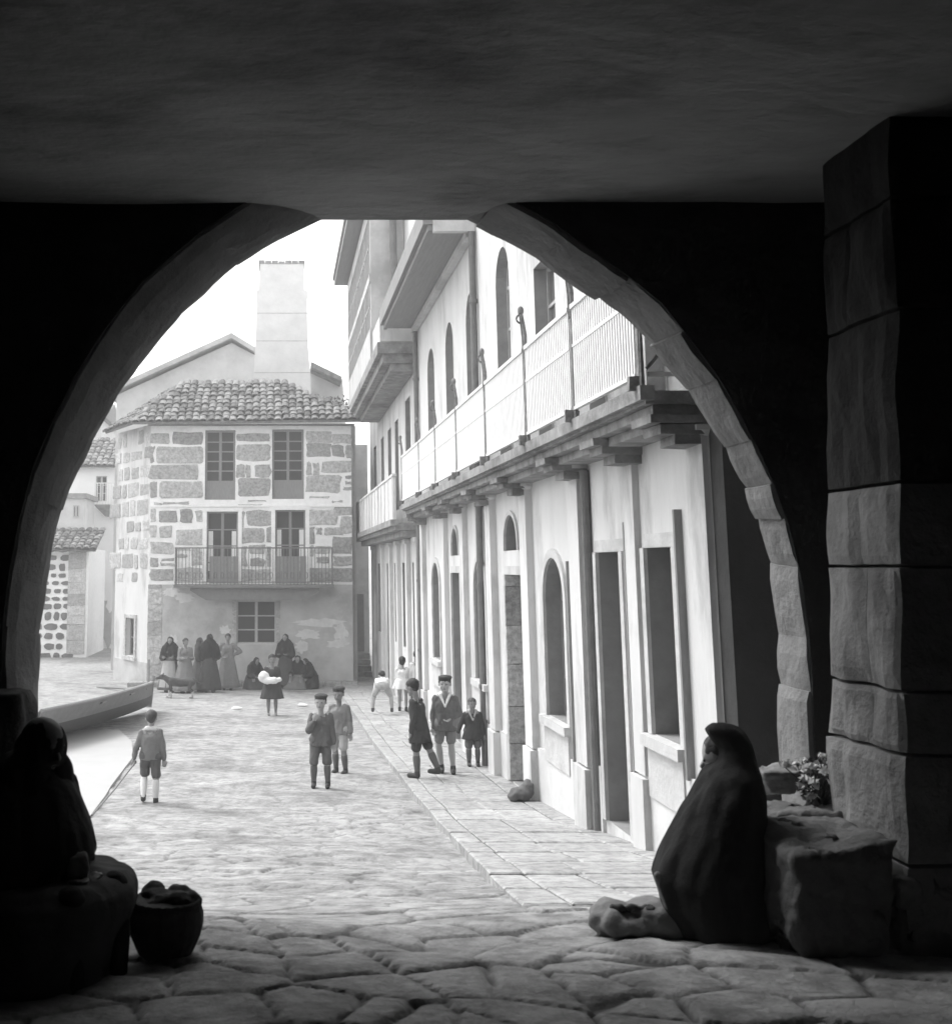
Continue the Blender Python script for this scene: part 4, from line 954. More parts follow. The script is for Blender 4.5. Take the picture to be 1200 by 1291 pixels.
# ================================================================== BOAT
def boat():
    bow = G(189, 897); st_ = G(-28, 962); d = (st_ - bow); d.z = 0; L = 8.6; d.normalize(); side = Vector((-d.y, d.x, 0))
    t = thing('rowing_boat', ((bow + d * 3)), 'beached wooden rowing boat with pale topsides and dark bottom', 'boat')
    g0 = bow.z; N = 18; secs = []
    prof = lambda s_: (math.sin(min(1, s_ / .55) * math.pi / 2) ** .8) * (.78 if s_ < .7 else .78 - .5 * (s_ - .7))
    outer = []; 
    for i in range(N + 1):
        s_ = i / N; hw = max(.02, prof(s_)); zt = .64 - .14 * math.sin(min(1, s_ * 1.15) * math.pi * .5) + .12 * max(0, s_ - .7); zk = .05 + .10 * (1 - s_) ** 6; ground_z = gz((bow + d * s_ * L).y)
        ring = []
        for k in range(-8, 9):
            a = k / 8; w_ = hw * math.copysign(abs(a) ** .55, a) if k else 0; z = max(.01, zk + (zt - zk) * abs(a) ** 1.7 + .30 * w_)
            ring.append(bow + d * (s_ * L - (0.12 * (1 - s_) ** 8) * abs(a)) + side * w_ + Vector((0, 0, z + (ground_z - bow.z))))
        outer.append(ring)
    def hull(lo, hi, name, m, shrink=0):
        mb = MB(); cols = [k for k in range(17) if lo <= abs(k - 8) <= hi]
        for sgn in (-1, 1):
            cs = sorted([k for k in cols if (k - 8) * sgn >= 0]); vs = []; fs = []
            for ring in outer:
                for k in cs: c0 = ring[8]; p = ring[k]; vs.append(p)
                for k in cs: p = ring[k]; c = Vector((ring[8].x, ring[8].y, p.z)); vs.append(p + (c - p) * (.06 if (c - p).length > 0.01 else 0) + Vector((0, 0, .012)))
            w_ = 2 * len(cs); n = len(cs)
            for i in range(N):
                for k in range(n - 1):
                    fs.append((i * w_ + k, i * w_ + k + 1, (i + 1) * w_ + k + 1, (i + 1) * w_ + k)); fs.append((i * w_ + n + k, i * w_ + n + k + 1, (i + 1) * w_ + n + k + 1, (i + 1) * w_ + n + k))
                fs.append((i * w_ + n - 1, i * w_ + w_ - 1, (i + 1) * w_ + w_ - 1, (i + 1) * w_ + n - 1))
            i = N; fs += [(i * w_ + k, i * w_ + k + 1, i * w_ + n + k + 1, i * w_ + n + k) for k in range(n - 1)]
            mb.add(vs, fs)
        return mb.build(name, m, t)
    hull(0, 5, 'bottom', M['hulld']); hull(5, 8, 'topside', M['hullp'])
    gw = MB()
    for k in (0, 16): gw.tube([r[k] + Vector((0, 0, .01)) for r in outer], .032, 6)
    gw.build('gunwale', M['wood'], t)
    sm = MB(); sm.tube([outer[0][8] - Vector((0, 0, .05)), outer[0][16] - d * .06 + Vector((0, 0, .16))], .045, 6); sm.build('stem_post', M['hullp'], t)
    tr = MB(); tr.loft([[p for p in outer[N]], [p - d * .04 for p in outer[N]]]); tr.build('transom', M['hullp'], t)
    for i in (4, 8, 12): 
        s = MB(); r = outer[i]; a, b = r[0], r[16]; a = a - Vector((0, 0, .1)); b = b - Vector((0, 0, .1)); s.loft([[a - d * .12, a + d * .12, a + d * .12 + Vector((0, 0, .03)), a - d * .12 + Vector((0, 0, .03))], [b - d * .12, b + d * .12, b + d * .12 + Vector((0, 0, .03)), b - d * .12 + Vector((0, 0, .03))]]); s.build('thwart', M['wood'], t)
    # oars laid along the boat are separate things
    for q, (u, lab) in enumerate(((-.25, 'pale oar lying along the inner side of the beached boat'), (.2, 'pale oar lying across the thwarts nearer the viewer in the beached boat'))):
        a = bow + d * .7 + side * u * .4; b = bow + d * 5.6 + side * u * 2; a.z = gz(a.y) + .50; b.z = gz(b.y) + .46
        o = thing('oar', b, lab, 'oar', 'oars laid in the boat'); s = MB(); s.tube([a, b], .03, 6); s.build('shaft', M['wood'], o); bl = MB(); e = b + (b - a).normalized() * .6
        bl.loft([[b + side * .05 + Vector((0, 0, .01)), b - side * .05 + Vector((0, 0, .01)), b - side * .05 - Vector((0, 0, .01)), b + side * .05 - Vector((0, 0, .01))], [e + side * .08 + Vector((0, 0, .01)), e - side * .08 + Vector((0, 0, .01)), e - side * .08 - Vector((0, 0, .01)), e + side * .08 - Vector((0, 0, .01))]]); bl.build('blade', M['wood'], o)
boat()
p = G(186, 893); q = G(186, 893); mb = MB(); mb.tube([(p.x - .02, p.y + .25, p.z - .1), (p.x - .02, p.y + .25, p.z + 1.15)], .035, 6)
props(mb.build('mooring_post', M['wood']), 'thin pale wooden post standing up at the bow of the beached boat', 'post')
p = atY(123, 866, 31); q = atY(186, 874, 29); p = G(123, 866, .02); q = G(187, 874, .05); mb = MB(); mb.tube([p, p.lerp(q, .5) + Vector((0, 0, .06)), q], .05, 6)
props(mb.build('spar', M['framed']), 'dark spar lying on the ground just behind the boat', 'spar')

# ================================================================== HAZE
def haze():
    mb = MB(); mb.box(-640, 640, -60, 940, -5.2, 16); o = mb.build('haze', M['haze']); o['kind'] = 'stuff'
haze()
# ================================================================== PEOPLE
def V(*a): return Vector(a)
def norm(v): v = Vector(v); return v.normalized()
def person(loc, H, rot, label, child=True, girl=False, lean=0, side=0, pelvis=None, arms=None, legs=None, head=(0, 0), outfit=None, skin='skin', hair='hair', voxel=.009, group=None, rootdz=0, hands=True, build=1.0):
    """faces local -Y; arms/legs: {+1:(dir,dir), -1:(dir,dir)} with +1 = local +X side. Body is one voxel surface; clothing is its own mesh."""
    t = thing('person', loc, label, 'person', group, rz=math.radians(rot))
    hh = H * (.172 if child else .142); leg = H * (.235 if child else .25); B = build * H
    arms = arms or {}; legs = legs or {}
    A = {1: (V(.16, .04, -1), V(.06, -.18, -1)), -1: (V(-.16, .04, -1), V(-.06, -.18, -1))}; A.update(arms)
    LG = {1: (V(.03, -.03, -1), V(0, .04, -1)), -1: (V(-.03, -.03, -1), V(0, .04, -1))}; LG.update(legs)
    T = H - hh * 1.1 - 2 * leg - .045 * H       # torso length pelvis->neck base
    foot_h = .045 * H
    def leg_low(s): a, b = LG[s]; return (norm(a) * leg + norm(b) * leg).z
    pz_ = pelvis if pelvis is not None else -min(leg_low(1), leg_low(-1)) + foot_h
    P = V(0, 0, pz_); R = Matrix.Rotation(math.radians(lean), 3, 'X') @ Matrix.Rotation(math.radians(side), 3, 'Y')
    R = Matrix.Rotation(math.radians(side), 3, 'Y') @ Matrix.Rotation(math.radians(lean), 3, 'X')
    up = R @ V(0, 0, 1); rt = R @ V(1, 0, 0); fw = R @ V(0, -1, 0)
    N = P + up * T; CH = P + up * T * .62
    sw = B * (.092 if child else .104); hw = B * .055
    HR = R @ Euler((math.radians(head[1]), 0, math.radians(head[0]))).to_matrix() if abs(lean) < 50 else Euler((math.radians(head[1]), 0, math.radians(head[0]))).to_matrix()
    hd = N + up * hh * .13 + (HR @ V(0, 0, 1)) * hh * .50 + fw * hh * .06
    b = MB()
    b.cone(P + rt * hw * .8, P - rt * hw * .8, B * .062, B * .062); b.cone(P + up * T * .2, CH, B * .062, B * .075)
    for s in (1, -1):
        b.cone(P + rt * s * hw * .5 + up * T * .1, CH + rt * s * B * .045, B * .055, B * .065)
        b.cone(CH + rt * s * B * .04, N - up * B * .035 + rt * s * sw * .8, B * .06, B * .036)
    b.cone(N - up * B * .03, N + up * hh * .3, B * .032, hh * .2)
    # head
    q = lambda x, y, z: hd + HR @ V(x * hh, y * hh, z * hh)
    b.ell(q(0, .04, .10), (hh * .375, hh * .42, hh * .39), HR); b.ell(q(0, -.09, -.18), (hh * .285, hh * .28, hh * .30), HR)
    b.cone(q(0, -.34, .04), q(0, -.43, -.10), hh * .035, hh * .055, 8); b.cone(q(-.05, -.36, -.25), q(.05, -.36, -.25), hh * .04, hh * .04, 8); b.cone(q(0, -.30, -.40), q(0, -.28, -.38), hh * .09, hh * .09, 8)
    b.cone(q(-.15, -.33, .09), q(.15, -.33, .09), hh * .045, hh * .045, 8)
    for s in (1, -1): b.ell(q(s * .375, .05, -.04), (hh * .035, hh * .075, hh * .105), HR); b.ell(q(s * .17, -.26, -.13), (hh * .09, hh * .08, hh * .09), HR)
    J = {}
    for s in (1, -1):
        S = N - up * B * .045 + rt * s * sw; a, c = A[s]; ua = H * (.165 if child else .175); fa = H * (.135 if child else .145)
        E = S + norm(a) * ua; W = E + norm(c) * fa; b.cone(S, E, B * .034, B * .026); b.cone(E, E.lerp(W, .35), B * .026, B * .027); b.cone(E.lerp(W, .35), W, B * .027, B * .017)
        f = norm(c); J[('a', s)] = (S, E, W)
        pn = f.cross(rt); pn = pn.normalized() if pn.length > .1 else V(0, -1, 0); ax = pn.cross(f).normalized()     # finger spread axis
        L_ = H * .10; hc = W + f * L_ * .25; b.cone(W + ax * .006, W + f * L_ * .45 + ax * L_ * .12, L_ * .13, L_ * .13, 8); b.cone(W - ax * .006, W + f * L_ * .45 - ax * L_ * .12, L_ * .13, L_ * .13, 8)
        if hands:
            fr = max(.0062, L_ * .062)
            for k, ln in enumerate((.40, .48, .45, .34)):
                o = ax * L_ * (-.21 + .14 * k); k0 = W + f * L_ * .48 + o; k1 = k0 + f * L_ * ln * .5 + pn * L_ * .05; k2 = k1 + (f * .8 + pn * .6).normalized() * L_ * ln * .5
                b.cone(k0, k1, fr * 1.15, fr, 7); b.cone(k1, k2, fr, fr * .85, 7)
            th = W + f * L_ * .18 - ax * L_ * .17; t1 = th + (f * .6 - ax * .7 + pn * .3).normalized() * L_ * .26; b.cone(th, t1, fr * 1.5, fr * 1.2, 7); b.cone(t1, t1 + (f + pn * .4).normalized() * L_ * .2, fr * 1.2, fr, 7)
        Hp = P + rt * s * hw; a, c = LG[s]; K = Hp + norm(a) * leg; An = K + norm(c) * leg
        b.cone(Hp, K, B * .055, B * .034); b.cone(K, K.lerp(An, .35), B * .034, B * .037); b.cone(K.lerp(An, .35), An, B * .037, B * .021)
        fd = norm(V(c[0] * .2, -1, 0) if abs(norm(c).y) < .8 else V(0, -.3, -1)); 
        b.cone(An - V(0, 0, foot_h * .45), An + fd * H * .085 - V(0, 0, foot_h * .62), B * .024, B * .017); J[('l', s)] = (Hp, K, An, fd)
    body = b.build('body', M[skin], t, smooth=True, local=True, voxel=voxel, it=3)
    fe = MB()
    for s in (1, -1): fe.ell(q(s * .14, -.345, .025), (hh * .045, hh * .03, hh * .028), HR, 8, 5)
    fe.build('eyes', M['hair'], body, smooth=True, local=True)
    mo = MB(); mo.ell(q(0, -.395, -.25), (hh * .10, hh * .02, hh * .018), HR, 8, 5); mo.build('mouth', M['dark'], body, smooth=True, local=True)
    if outfit.get('cap') != 'shawl':
        h = MB(); h.ell(q(0, .085, .15), (hh * .40, hh * .44, hh * .40), HR)
        if girl: h.ell(q(0, .2, -.1), (hh * .33, hh * .25, hh * .35), HR)
        else: h.ell(q(0, .22, -.05), (hh * .28, hh * .2, hh * .25), HR)
        h.build('hair', M[hair], t, smooth=True, local=True, voxel=.01, it=2, disp=.006, dscale=(30, 30, 15))
    cz = max(voxel, .01)
    # ---- clothing
    of = outfit
    if 'cap' in of and of['cap'] in ('beret', 'cap'):
        c = MB(); c.ell(q(.03, .08, .40), (hh * .45, hh * .49, hh * .15), HR); c.ell(q(0, .06, .28), (hh * .42, hh * .46, hh * .15), HR)
        if of['cap'] == 'cap': c.ell(q(0, -.42, .24), (hh * .27, hh * .2, hh * .04), HR)
        c.build('cap', M[of.get('capm', 'dark')], t, smooth=True, local=True, voxel=.01, it=2)
    if 'jacket' in of:
        m_, length, flare = of['jacket']; j = MB()
        for s in (1, -1):
            j.cone(CH + rt * s * B * .036, N - up * B * .045 + rt * s * sw * .8, B * .068, B * .042); j.cone(P + rt * s * hw * .6 + up * T * .2, CH + rt * s * B * .04, B * .075, B * .078)
            S, E, W = J[('a', s)]; j.cone(S, E, B * .042, B * .036); j.cone(E, E.lerp(W, of.get('sleeve', .92)), B * .037, B * .031)
        j.cone(P + up * T * .2, CH, B * .076, B * .08)
        rings = []; 
        for k in range(5):
            u = k / 4; c = P + up * (T * .35) - up * (T * .35 + length * H) * u; rr = B * (.092 + flare * u); rings.append([c + rt * math.cos(a) * rr * 1.15 + fw * math.sin(a) * rr * .88 for a in [2 * math.pi * z / 24 for z in range(24)]])
        j.loft(rings); j.build('jacket', M[m_], t, smooth=True, local=True, voxel=cz, it=3, disp=.013 * H, dscale=(15, 15, 7))
        if of.get('collar'):
            c = MB(); c.cone(N + fw * B * .03 + up * B * .0 + rt * B * .05, N + fw * B * .078 - up * B * .12, B * .018, B * .012); c.cone(N + fw * B * .03 - rt * B * .05, N + fw * B * .078 - up * B * .12, B * .018, B * .012); c.cone(N - fw * B * .02 + rt * B * .05, N - fw * B * .02 - rt * B * .05, B * .026, B * .026)
            c.build('collar', M[of['collar']], t, smooth=True, local=True, voxel=cz, it=2)
    if 'shorts' in of:
        m_, fr_ = of['shorts']; c = MB(); c.cone(P + rt * hw, P - rt * hw, B * .078, B * .078)
        for s in (1, -1): Hp, K, An, fd = J[('l', s)]; c.cone(Hp, Hp.lerp(K, fr_), B * .064, B * (.054 if fr_ < 1.2 else .048))
        if fr_ >= 1: 
            for s in (1, -1): Hp, K, An, fd = J[('l', s)]; c.cone(K, K.lerp(An, max(.02, fr_ - 1)), B * .052, B * .045)
        c.build('shorts' if fr_ < 1.3 else 'trousers', M[m_], t, smooth=True, local=True, voxel=cz, it=2, disp=.010 * H, dscale=(14, 14, 8))
    if 'socks' in of:
        m_, a0 = of['socks']
        for s in (1, -1): c = MB(); Hp, K, An, fd = J[('l', s)]; c.cone(K.lerp(An, a0), K.lerp(An, .45), B * .040, B * .041); c.cone(K.lerp(An, .45), An, B * .041, B * .027); c.build('sock', M[m_], t, smooth=True, local=True, voxel=cz, it=2)
    if 'shoes' in of:
        for s in (1, -1): c = MB(); Hp, K, An, fd = J[('l', s)]; c.cone(An - (K - An).normalized() * -.03, An - V(0, 0, foot_h * .4), B * .03, B * .031); c.cone(An - V(0, 0, foot_h * .45), An + fd * H * .095 - V(0, 0, foot_h * .55), B * .031, B * .025); c.build('shoe', M[of['shoes']], t, smooth=True, local=True, voxel=cz, it=2)
    if 'skirt' in of:
        m_, hem_z, r0, r1 = of['skirt']; c = MB(); rings = []; top = P + up * T * .28; n = 48
        cx = of.get('hemc', (0, 0)); ph = random.uniform(0, 6)
        for k in range(12):
            u = k / 11; cc = V(top.x + (cx[0]) * u, top.y + cx[1] * u, top.z + (hem_z - top.z) * u); rr = r0 + (r1 - r0) * u ** .8
            rings.append([cc + V(math.cos(a), math.sin(a) * of.get('sk', .85), 0) * rr * (1 + .07 * u * math.sin(a * 9 + ph + .6 * math.sin(a * 2)) + .03 * u * math.sin(a * 15 + ph * 2)) for a in [2 * math.pi * z / n for z in range(n)]])
        c.loft(rings); c.build('skirt', M[m_], t, smooth=True, local=True)
        if of.get('apron'):
            ap = MB(); vs = []; nf = 9; 
            for k, R_ in enumerate(rings[1:11]): 
                for z in range(nf): a = n * .75 + (z - nf // 2) * 1.9; i0 = int(a) % n; p = R_[i0]; cc = sum((Vector(x_) for x_ in R_), Vector()) / n; d_ = (p - cc).normalized(); vs.append(p + d_ * .012)
            m2 = len(vs); vs += [v + V(0, .008, 0) for v in vs]; fs = []
            for k in range(9):
                for z in range(nf - 1): i0 = k * nf + z; fs += [(i0, i0 + 1, i0 + nf + 1, i0 + nf), (m2 + i0, m2 + i0 + nf, m2 + i0 + nf + 1, m2 + i0 + 1)]
            ap.add(vs, fs); ap.build('apron', M[of['apron']], t, smooth=True, local=True)
    if 'shawl' in of:
        m_, low = of['shawl']; c = MB()
        if of.get('cap') == 'shawl': c.ell(q(0, .15 - of.get('hoodf', 0), .08 - of.get('hoodf', 0) * .6), (hh * .45, hh * .43, hh * .50), HR); c.cone(q(0, .18, -.15), N, hh * .38, B * .07)
        c.cone(N + rt * sw * .7 - up * B * .03, N - rt * sw * .7 - up * B * .03, B * .062, B * .062)
        for s in (1, -1):
            S, E, W = J[('a', s)]; c.cone(S, E, B * .06, B * .065); c.cone(N + rt * s * sw * .4, P + up * T * low + rt * s * B * .07, B * .08, B * .085)
            if of.get('wrap'): c.cone(E, E.lerp(W, .6), B * .065, B * .05)
        c.cone(N - up * B * .05, P + up * T * low, B * .085, B * .10)
        o = c.build('shawl', M[m_], t, smooth=True, local=True, voxel=cz, it=4, disp=.010 * H, dscale=(10, 10, 4))
    return t, J, dict(N=N, P=P, hd=hd, hh=hh, HR=HR, fw=fw, up=up, rt=rt, q=q)
def on(px, py, dz=0): p = G(px, py, dz); return (p.x, p.y, p.z)

# centre: boy with hand to his mouth, beret
person(on(405, 993), 1.24, -6, 'boy in a belted grey suit and beret in mid-street, hand raised to his chin', arms={1: (V(.2, .05, -1), V(.12, -.1, -1)), -1: (V(-.25, -.35, -.9), V(.55, -.45, .95))},
       legs={1: (V(.05, -.02, -1), V(.03, .02, -1)), -1: (V(-.10, -.12, -1), V(-.02, .12, -1))}, head=(-8, 3), outfit=dict(cap='beret', capm='dark', jacket=('mid', .07, .02), shorts=('mid', 1.0), socks=('mid', .25), shoes='leather'), voxel=.008)
person(on(428, 976), 1.26, -25, 'boy in a beret and pale shorts half hidden behind the boy in grey suit', arms={1: (V(.2, .1, -1), V(.2, -.25, -1))}, legs={1: (V(.06, -.15, -1), V(.02, .2, -1)), -1: (V(-.04, .12, -1), V(0, .12, -1))}, head=(10, 5),
       outfit=dict(cap='beret', capm='dark', jacket=('grey', .05, .02), shorts=('light', .85), socks=('mid', .3), shoes='leather'), skin='skind', voxel=.008)
# boy walking away at the left, stick
t_, J_, I_ = person(on(189, 1014), 1.13, 184, 'small boy in a grey pullover and white socks walking away towards the boat', arms={-1: (V(-.25, .1, -1), V(-.1, -.1, -1)), 1: (V(.42, .05, -1), V(.22, -.15, -1))},
       legs={1: (V(.05, -.3, -1), V(.03, .55, -1)), -1: (V(-.04, .05, -1), V(0, .03, -1))}, outfit=dict(jacket=('grey', .04, .012), collar='wcloth', shorts=('mid', .85), socks=('wcloth', .15), shoes='leather'), hair='hairm', voxel=.008)
a = atY(170, 962, I_ and t_.location.y - .05); b = G(116, 1028, .04); mb = MB(); mb.tube([a, Vector(a).lerp(b, .5) - Vector((0, 0, .02)), b], .011, 6)
props(mb.build('stick', M['framed']), 'long thin stick trailing to the ground from the walking boy\'s hand', 'stick')
# girl in the plaza carrying a white bundle
t_, J_, I_ = person(on(343, 902), 1.36, 8, 'barefoot girl in a dark dress in mid-square carrying a white bundle', girl=True, arms={1: (V(.3, 0, -1), V(-.5, -.8, .05)), -1: (V(-.35, 0, -1), V(.3, -.9, .15))},
       outfit=dict(jacket=('dark', .02, .01), skirt=('dark', .38, .14, .27), cap='none'), skin='skind', voxel=.01)
p = Vector(t_.location); mb = MB(); mb.ell((p.x - .19, p.y - .27, p.z + .88), (.13, .10, .12)); mb.ell((p.x - .1, p.y - .3, p.z + .80), (.12, .10, .08)); mb.ell((p.x + .02, p.y - .33, p.z + .80), (.13, .1, .08)); mb.ell((p.x + .15, p.y - .30, p.z + .82), (.08, .08, .06))
props(mb.build('white_bundle', M['wcloth'], None, smooth=True, voxel=.015, it=3, disp=.02, dscale=(9, 9, 9)), 'bright white cloth bundle held by the girl in the square', 'bundle')

# pavement group
person(on(529, 980, PAVE_H), 1.34, -118, 'dark-clad boy seen from the side striding past the smiling boy on the pavement', lean=6, arms={1: (V(.1, .1, -1), V(.05, -.2, -1)), -1: (V(-.1, -.1, -1), V(0, -.3, -1))},
       legs={1: (V(.02, -.05, -1), V(0, .05, -1)), -1: (V(-.02, .38, -1), V(0, .48, -1))}, head=(-10, 10), outfit=dict(jacket=('dark', .16, .035), shorts=('dark', .9), socks=('mid', .3), shoes='leather'), skin='skind', voxel=.008)
person(on(563, 975, PAVE_H), 1.36, -8, 'tallest boy on the pavement, dark beret and open white collar, hand on his belly', arms={1: (V(.42, .15, -1), V(-.75, -.55, -.35)), -1: (V(-.25, .1, -1), V(.05, -.2, -1))},
       legs={1: (V(.0, -.02, -1), V(.06, .0, -1)), -1: (V(-.1, .02, -1), V(.12, .16, -1))}, head=(-6, 2), outfit=dict(cap='beret', capm='hair', jacket=('mid', .08, .015), collar='wcloth', shorts=('grey', .75), shoes='leather'), skin='skin', voxel=.007)
person(on(597, 966, PAVE_H), .99, -4, 'toddler in an open dark coat standing against the house wall on the pavement', arms={1: (V(.3, 0, -1), V(.15, -.1, -1)), -1: (V(-.55, 0, -1), V(-.35, -.1, -.9))},
       head=(8, 4), outfit=dict(jacket=('dark', .12, .05), collar='light', shorts=('mid', .9), socks=('mid', .2), shoes='leather'), skin='skind', hair='hairm', voxel=.008, build=1.08)
person(on(482, 901, PAVE_H), 1.22, 175, 'child in white smock bending down over the pavement', lean=72, pelvis=.62, arms={1: (V(.25, -.35, -1), V(.1, -.2, -1)), -1: (V(-.25, -.35, -1), V(-.1, -.2, -1))},
       legs={1: (V(.5, -.35, -.9), V(.05, .3, -1)), -1: (V(-.5, -.35, -.9), V(-.05, .3, -1))}, head=(0, 50), outfit=dict(jacket=('wcloth', .02, .02), shorts=('light', .8), socks=('light', .1), shoes='leather'), voxel=.01)
person(on(508, 897, PAVE_H), 1.22, 170, 'girl in a white dress standing with her back turned behind the bending child', girl=True, arms={1: (V(.2, -.3, -1), V(0, -.8, -.5)), -1: (V(-.2, -.3, -1), V(0, -.8, -.5))},
       outfit=dict(jacket=('wcloth', .02, .02), skirt=('wcloth', .50, .14, .24), shoes='leather'), voxel=.01)
person(on(527, 897, PAVE_H), 1.36, 185, 'child in a white shirt and dark trousers farthest along, close to the house wall', outfit=dict(jacket=('wcloth', .02, .01), shorts=('dark', 1.8), shoes='leather'), voxel=.01)

# women along the wall of the stone house
def woman(px, py, H, rot, label, dress, shawl, shw=.45, apron=None, seated=False, hood=True, dy=0, **k):
    if seated:
        return person(on(px, py), H, rot, label, child=False, girl=True, pelvis=.30, lean=k.pop('lean', 14), arms=k.pop('arms', {1: (V(.25, -.45, -1), V(-.3, -1, -.15)), -1: (V(-.25, -.45, -1), V(.3, -1, -.15))}),
                      legs={1: (V(.2, -1, .12), V(.05, -.2, -1)), -1: (V(-.2, -1, .12), V(-.05, -.2, -1))}, head=k.pop('head', (0, 12)), outfit=dict(jacket=(dress, .03, .02), skirt=(dress, .02, .2, .42), hemc=(0, -.26), sk=1.0, shawl=(shawl, shw), cap='shawl' if hood else 'none', wrap=True), skin='skind', voxel=.012, group='women gathered along the wall of the stone house', hands=True)
    return person(on(px, py), H, rot, label, child=False, girl=True, arms=k.pop('arms', {1: (V(.2, -.1, -1), V(-.4, -.9, .05)), -1: (V(-.2, -.1, -1), V(.4, -.9, .05))}), head=k.pop('head', (0, 6)),
                  outfit=dict(jacket=(dress if not k.get('jm') else k['jm'], .03, .02), skirt=(dress, .08, .16, .36), apron=apron, shoes='leather', cap='shawl' if hood else 'none', **({'shawl': (shawl, shw), 'wrap': True} if shawl else {})), skin='skind', voxel=.012, group='women gathered along the wall of the stone house')
woman(214, 873, 1.58, -10, 'standing woman with black shawl and long pale apron, leftmost by the wall', 'mid', 'black', apron='light')
woman(233, 874, 1.56, 30, 'slim standing woman in a light grey coat and skirt, second from the left', 'grey', None, hood=False)
woman(251, 872, 1.55, 80, 'woman in mid-grey half hidden behind the broad black-shawled woman', 'mid', 'dark', apron='light')
woman(264, 873, 1.66, 165, 'broad woman in black shawl to the hips with her back to the viewer', 'dark', 'black', .15)
woman(287, 870, 1.66, 0, 'dark-headed woman in a long pale dress with her hands on her hips', 'grey', None, hood=False, arms={1: (V(.85, .1, -.8), V(-.8, -.3, -.35)), -1: (V(-.6, .1, -.9), V(.6, -.5, -.3))})
woman(318, 868, 1.52, 30, 'seated woman in black leaning forward below the ground floor window', 'dark', 'black', seated=True, lean=24)
woman(360, 868, 1.62, -20, 'standing woman in a black shawl behind the girl with the white bundle', 'dark', 'black', .2)
woman(377, 868, 1.55, -15, 'seated woman in black with pale work in her lap, second from the right', 'mid', 'black', seated=True)
woman(395, 868, 1.45, -60, 'crouching woman wrapped in black at the right end of the row', 'black', 'black', .1, seated=True, lean=26)

# ---- dog
def dog():
    p0 = Vector(on(226, 880)); t = thing('dog', p0, 'dark dog with pale legs standing in front of the women by the wall', 'dog'); s = 1.0; X = lambda x, y, z: V(x * s, y * s, z * s)
    b = MB(); b.cone(X(-.22, 0, .43), X(.05, 0, .40), .125, .11); b.cone(X(.05, 0, .40), X(.33, 0, .42), .105, .115); b.cone(X(-.28, 0, .46), X(-.42, 0, .55), .09, .07); b.ell(X(-.48, 0, .56), (.09, .07, .075)); b.cone(X(-.52, 0, .55), X(-.64, 0, .52), .045, .03)
    for sy in (-1, 1):
        b.cone(X(-.46, sy * .05, .61), X(-.44, sy * .07, .66), .025, .012)
        b.cone(X(-.24, sy * .08, .38), X(-.25, sy * .08, .22), .05, .03); b.cone(X(-.25, sy * .08, .22), X(-.26 - sy * .04, sy * .08, .03), .028, .022); b.cone(X(-.26 - sy * .04, sy * .08, .025), X(-.31 - sy * .04, sy * .08, .02), .025, .022)
        b.cone(X(.32, sy * .08, .40), X(.27, sy * .08, .24), .07, .04); b.cone(X(.27, sy * .08, .24), X(.38, sy * .08, .17), .036, .026); b.cone(X(.38, sy * .08, .17), X(.35, sy * .08, .03), .025, .021); b.cone(X(.35, sy * .08, .025), X(.30, sy * .08, .02), .025, .022)
    b.cone(X(.43, 0, .46), X(.6, 0, .38), .03, .022); b.cone(X(.6, 0, .38), X(.68, 0, .42), .022, .012)
    b.build('body', M['fur'], t, smooth=True, local=True, voxel=.012, it=3)
    for sy in (-1, 1):
        c = MB(); c.cone(X(-.25 - sy * .02, sy * .08, .15), X(-.26 - sy * .04, sy * .08, .03), .031, .027); c.cone(X(-.26 - sy * .04, sy * .08, .027), X(-.315 - sy * .04, sy * .08, .022), .03, .026); c.build('pale_foreleg', M['furw'], t, smooth=True, local=True)
        c = MB(); c.cone(X(.38, sy * .08, .16), X(.35, sy * .08, .03), .029, .026); c.cone(X(.35, sy * .08, .027), X(.30, sy * .08, .022), .03, .026); c.build('pale_hindleg', M['furw'], t, smooth=True, local=True)
dog()

# ---- foreground: seated woman at the right, black shawl to the ground
def silhouette_cloth(rows, Y, depth_k, seed=0, fold=.035, n=64):
    """rows: (py, px_left, px_right, depth centre shift, depth radius or None)"""
    rings = []
    for py, xl, xr, dy, dr in rows:
        a, b = atY(xl, py, Y), atY(xr, py, Y); cx = (a.x + b.x) / 2; rx = (b.x - a.x) / 2; ry = dr if dr else rx * depth_k; r = []
        u = (py - rows[0][0]) / (rows[-1][0] - rows[0][0])
        for k in range(n):
            th = 2 * math.pi * k / n; f = 1 + fold * u * math.sin(th * 7 + 2.5 * u + seed) + fold * .6 * u * math.sin(th * 13 + seed * 2 - 2 * u) + .03 * noise.noise(Vector((math.cos(th) * 2, math.sin(th) * 2, py * .02 + seed)))
            r.append(Vector((cx + rx * math.cos(th) * f, Y + dy + ry * math.sin(th) * f, a.z)))
        rings.append(r)
    return rings
def densify(rows, k=3):
    out = []
    for a, b in zip(rows[:-1], rows[1:]):
        for i in range(k): out.append(tuple(x + (y - x) * i / k for x, y in zip(a, b)))
    return out + [rows[-1]]
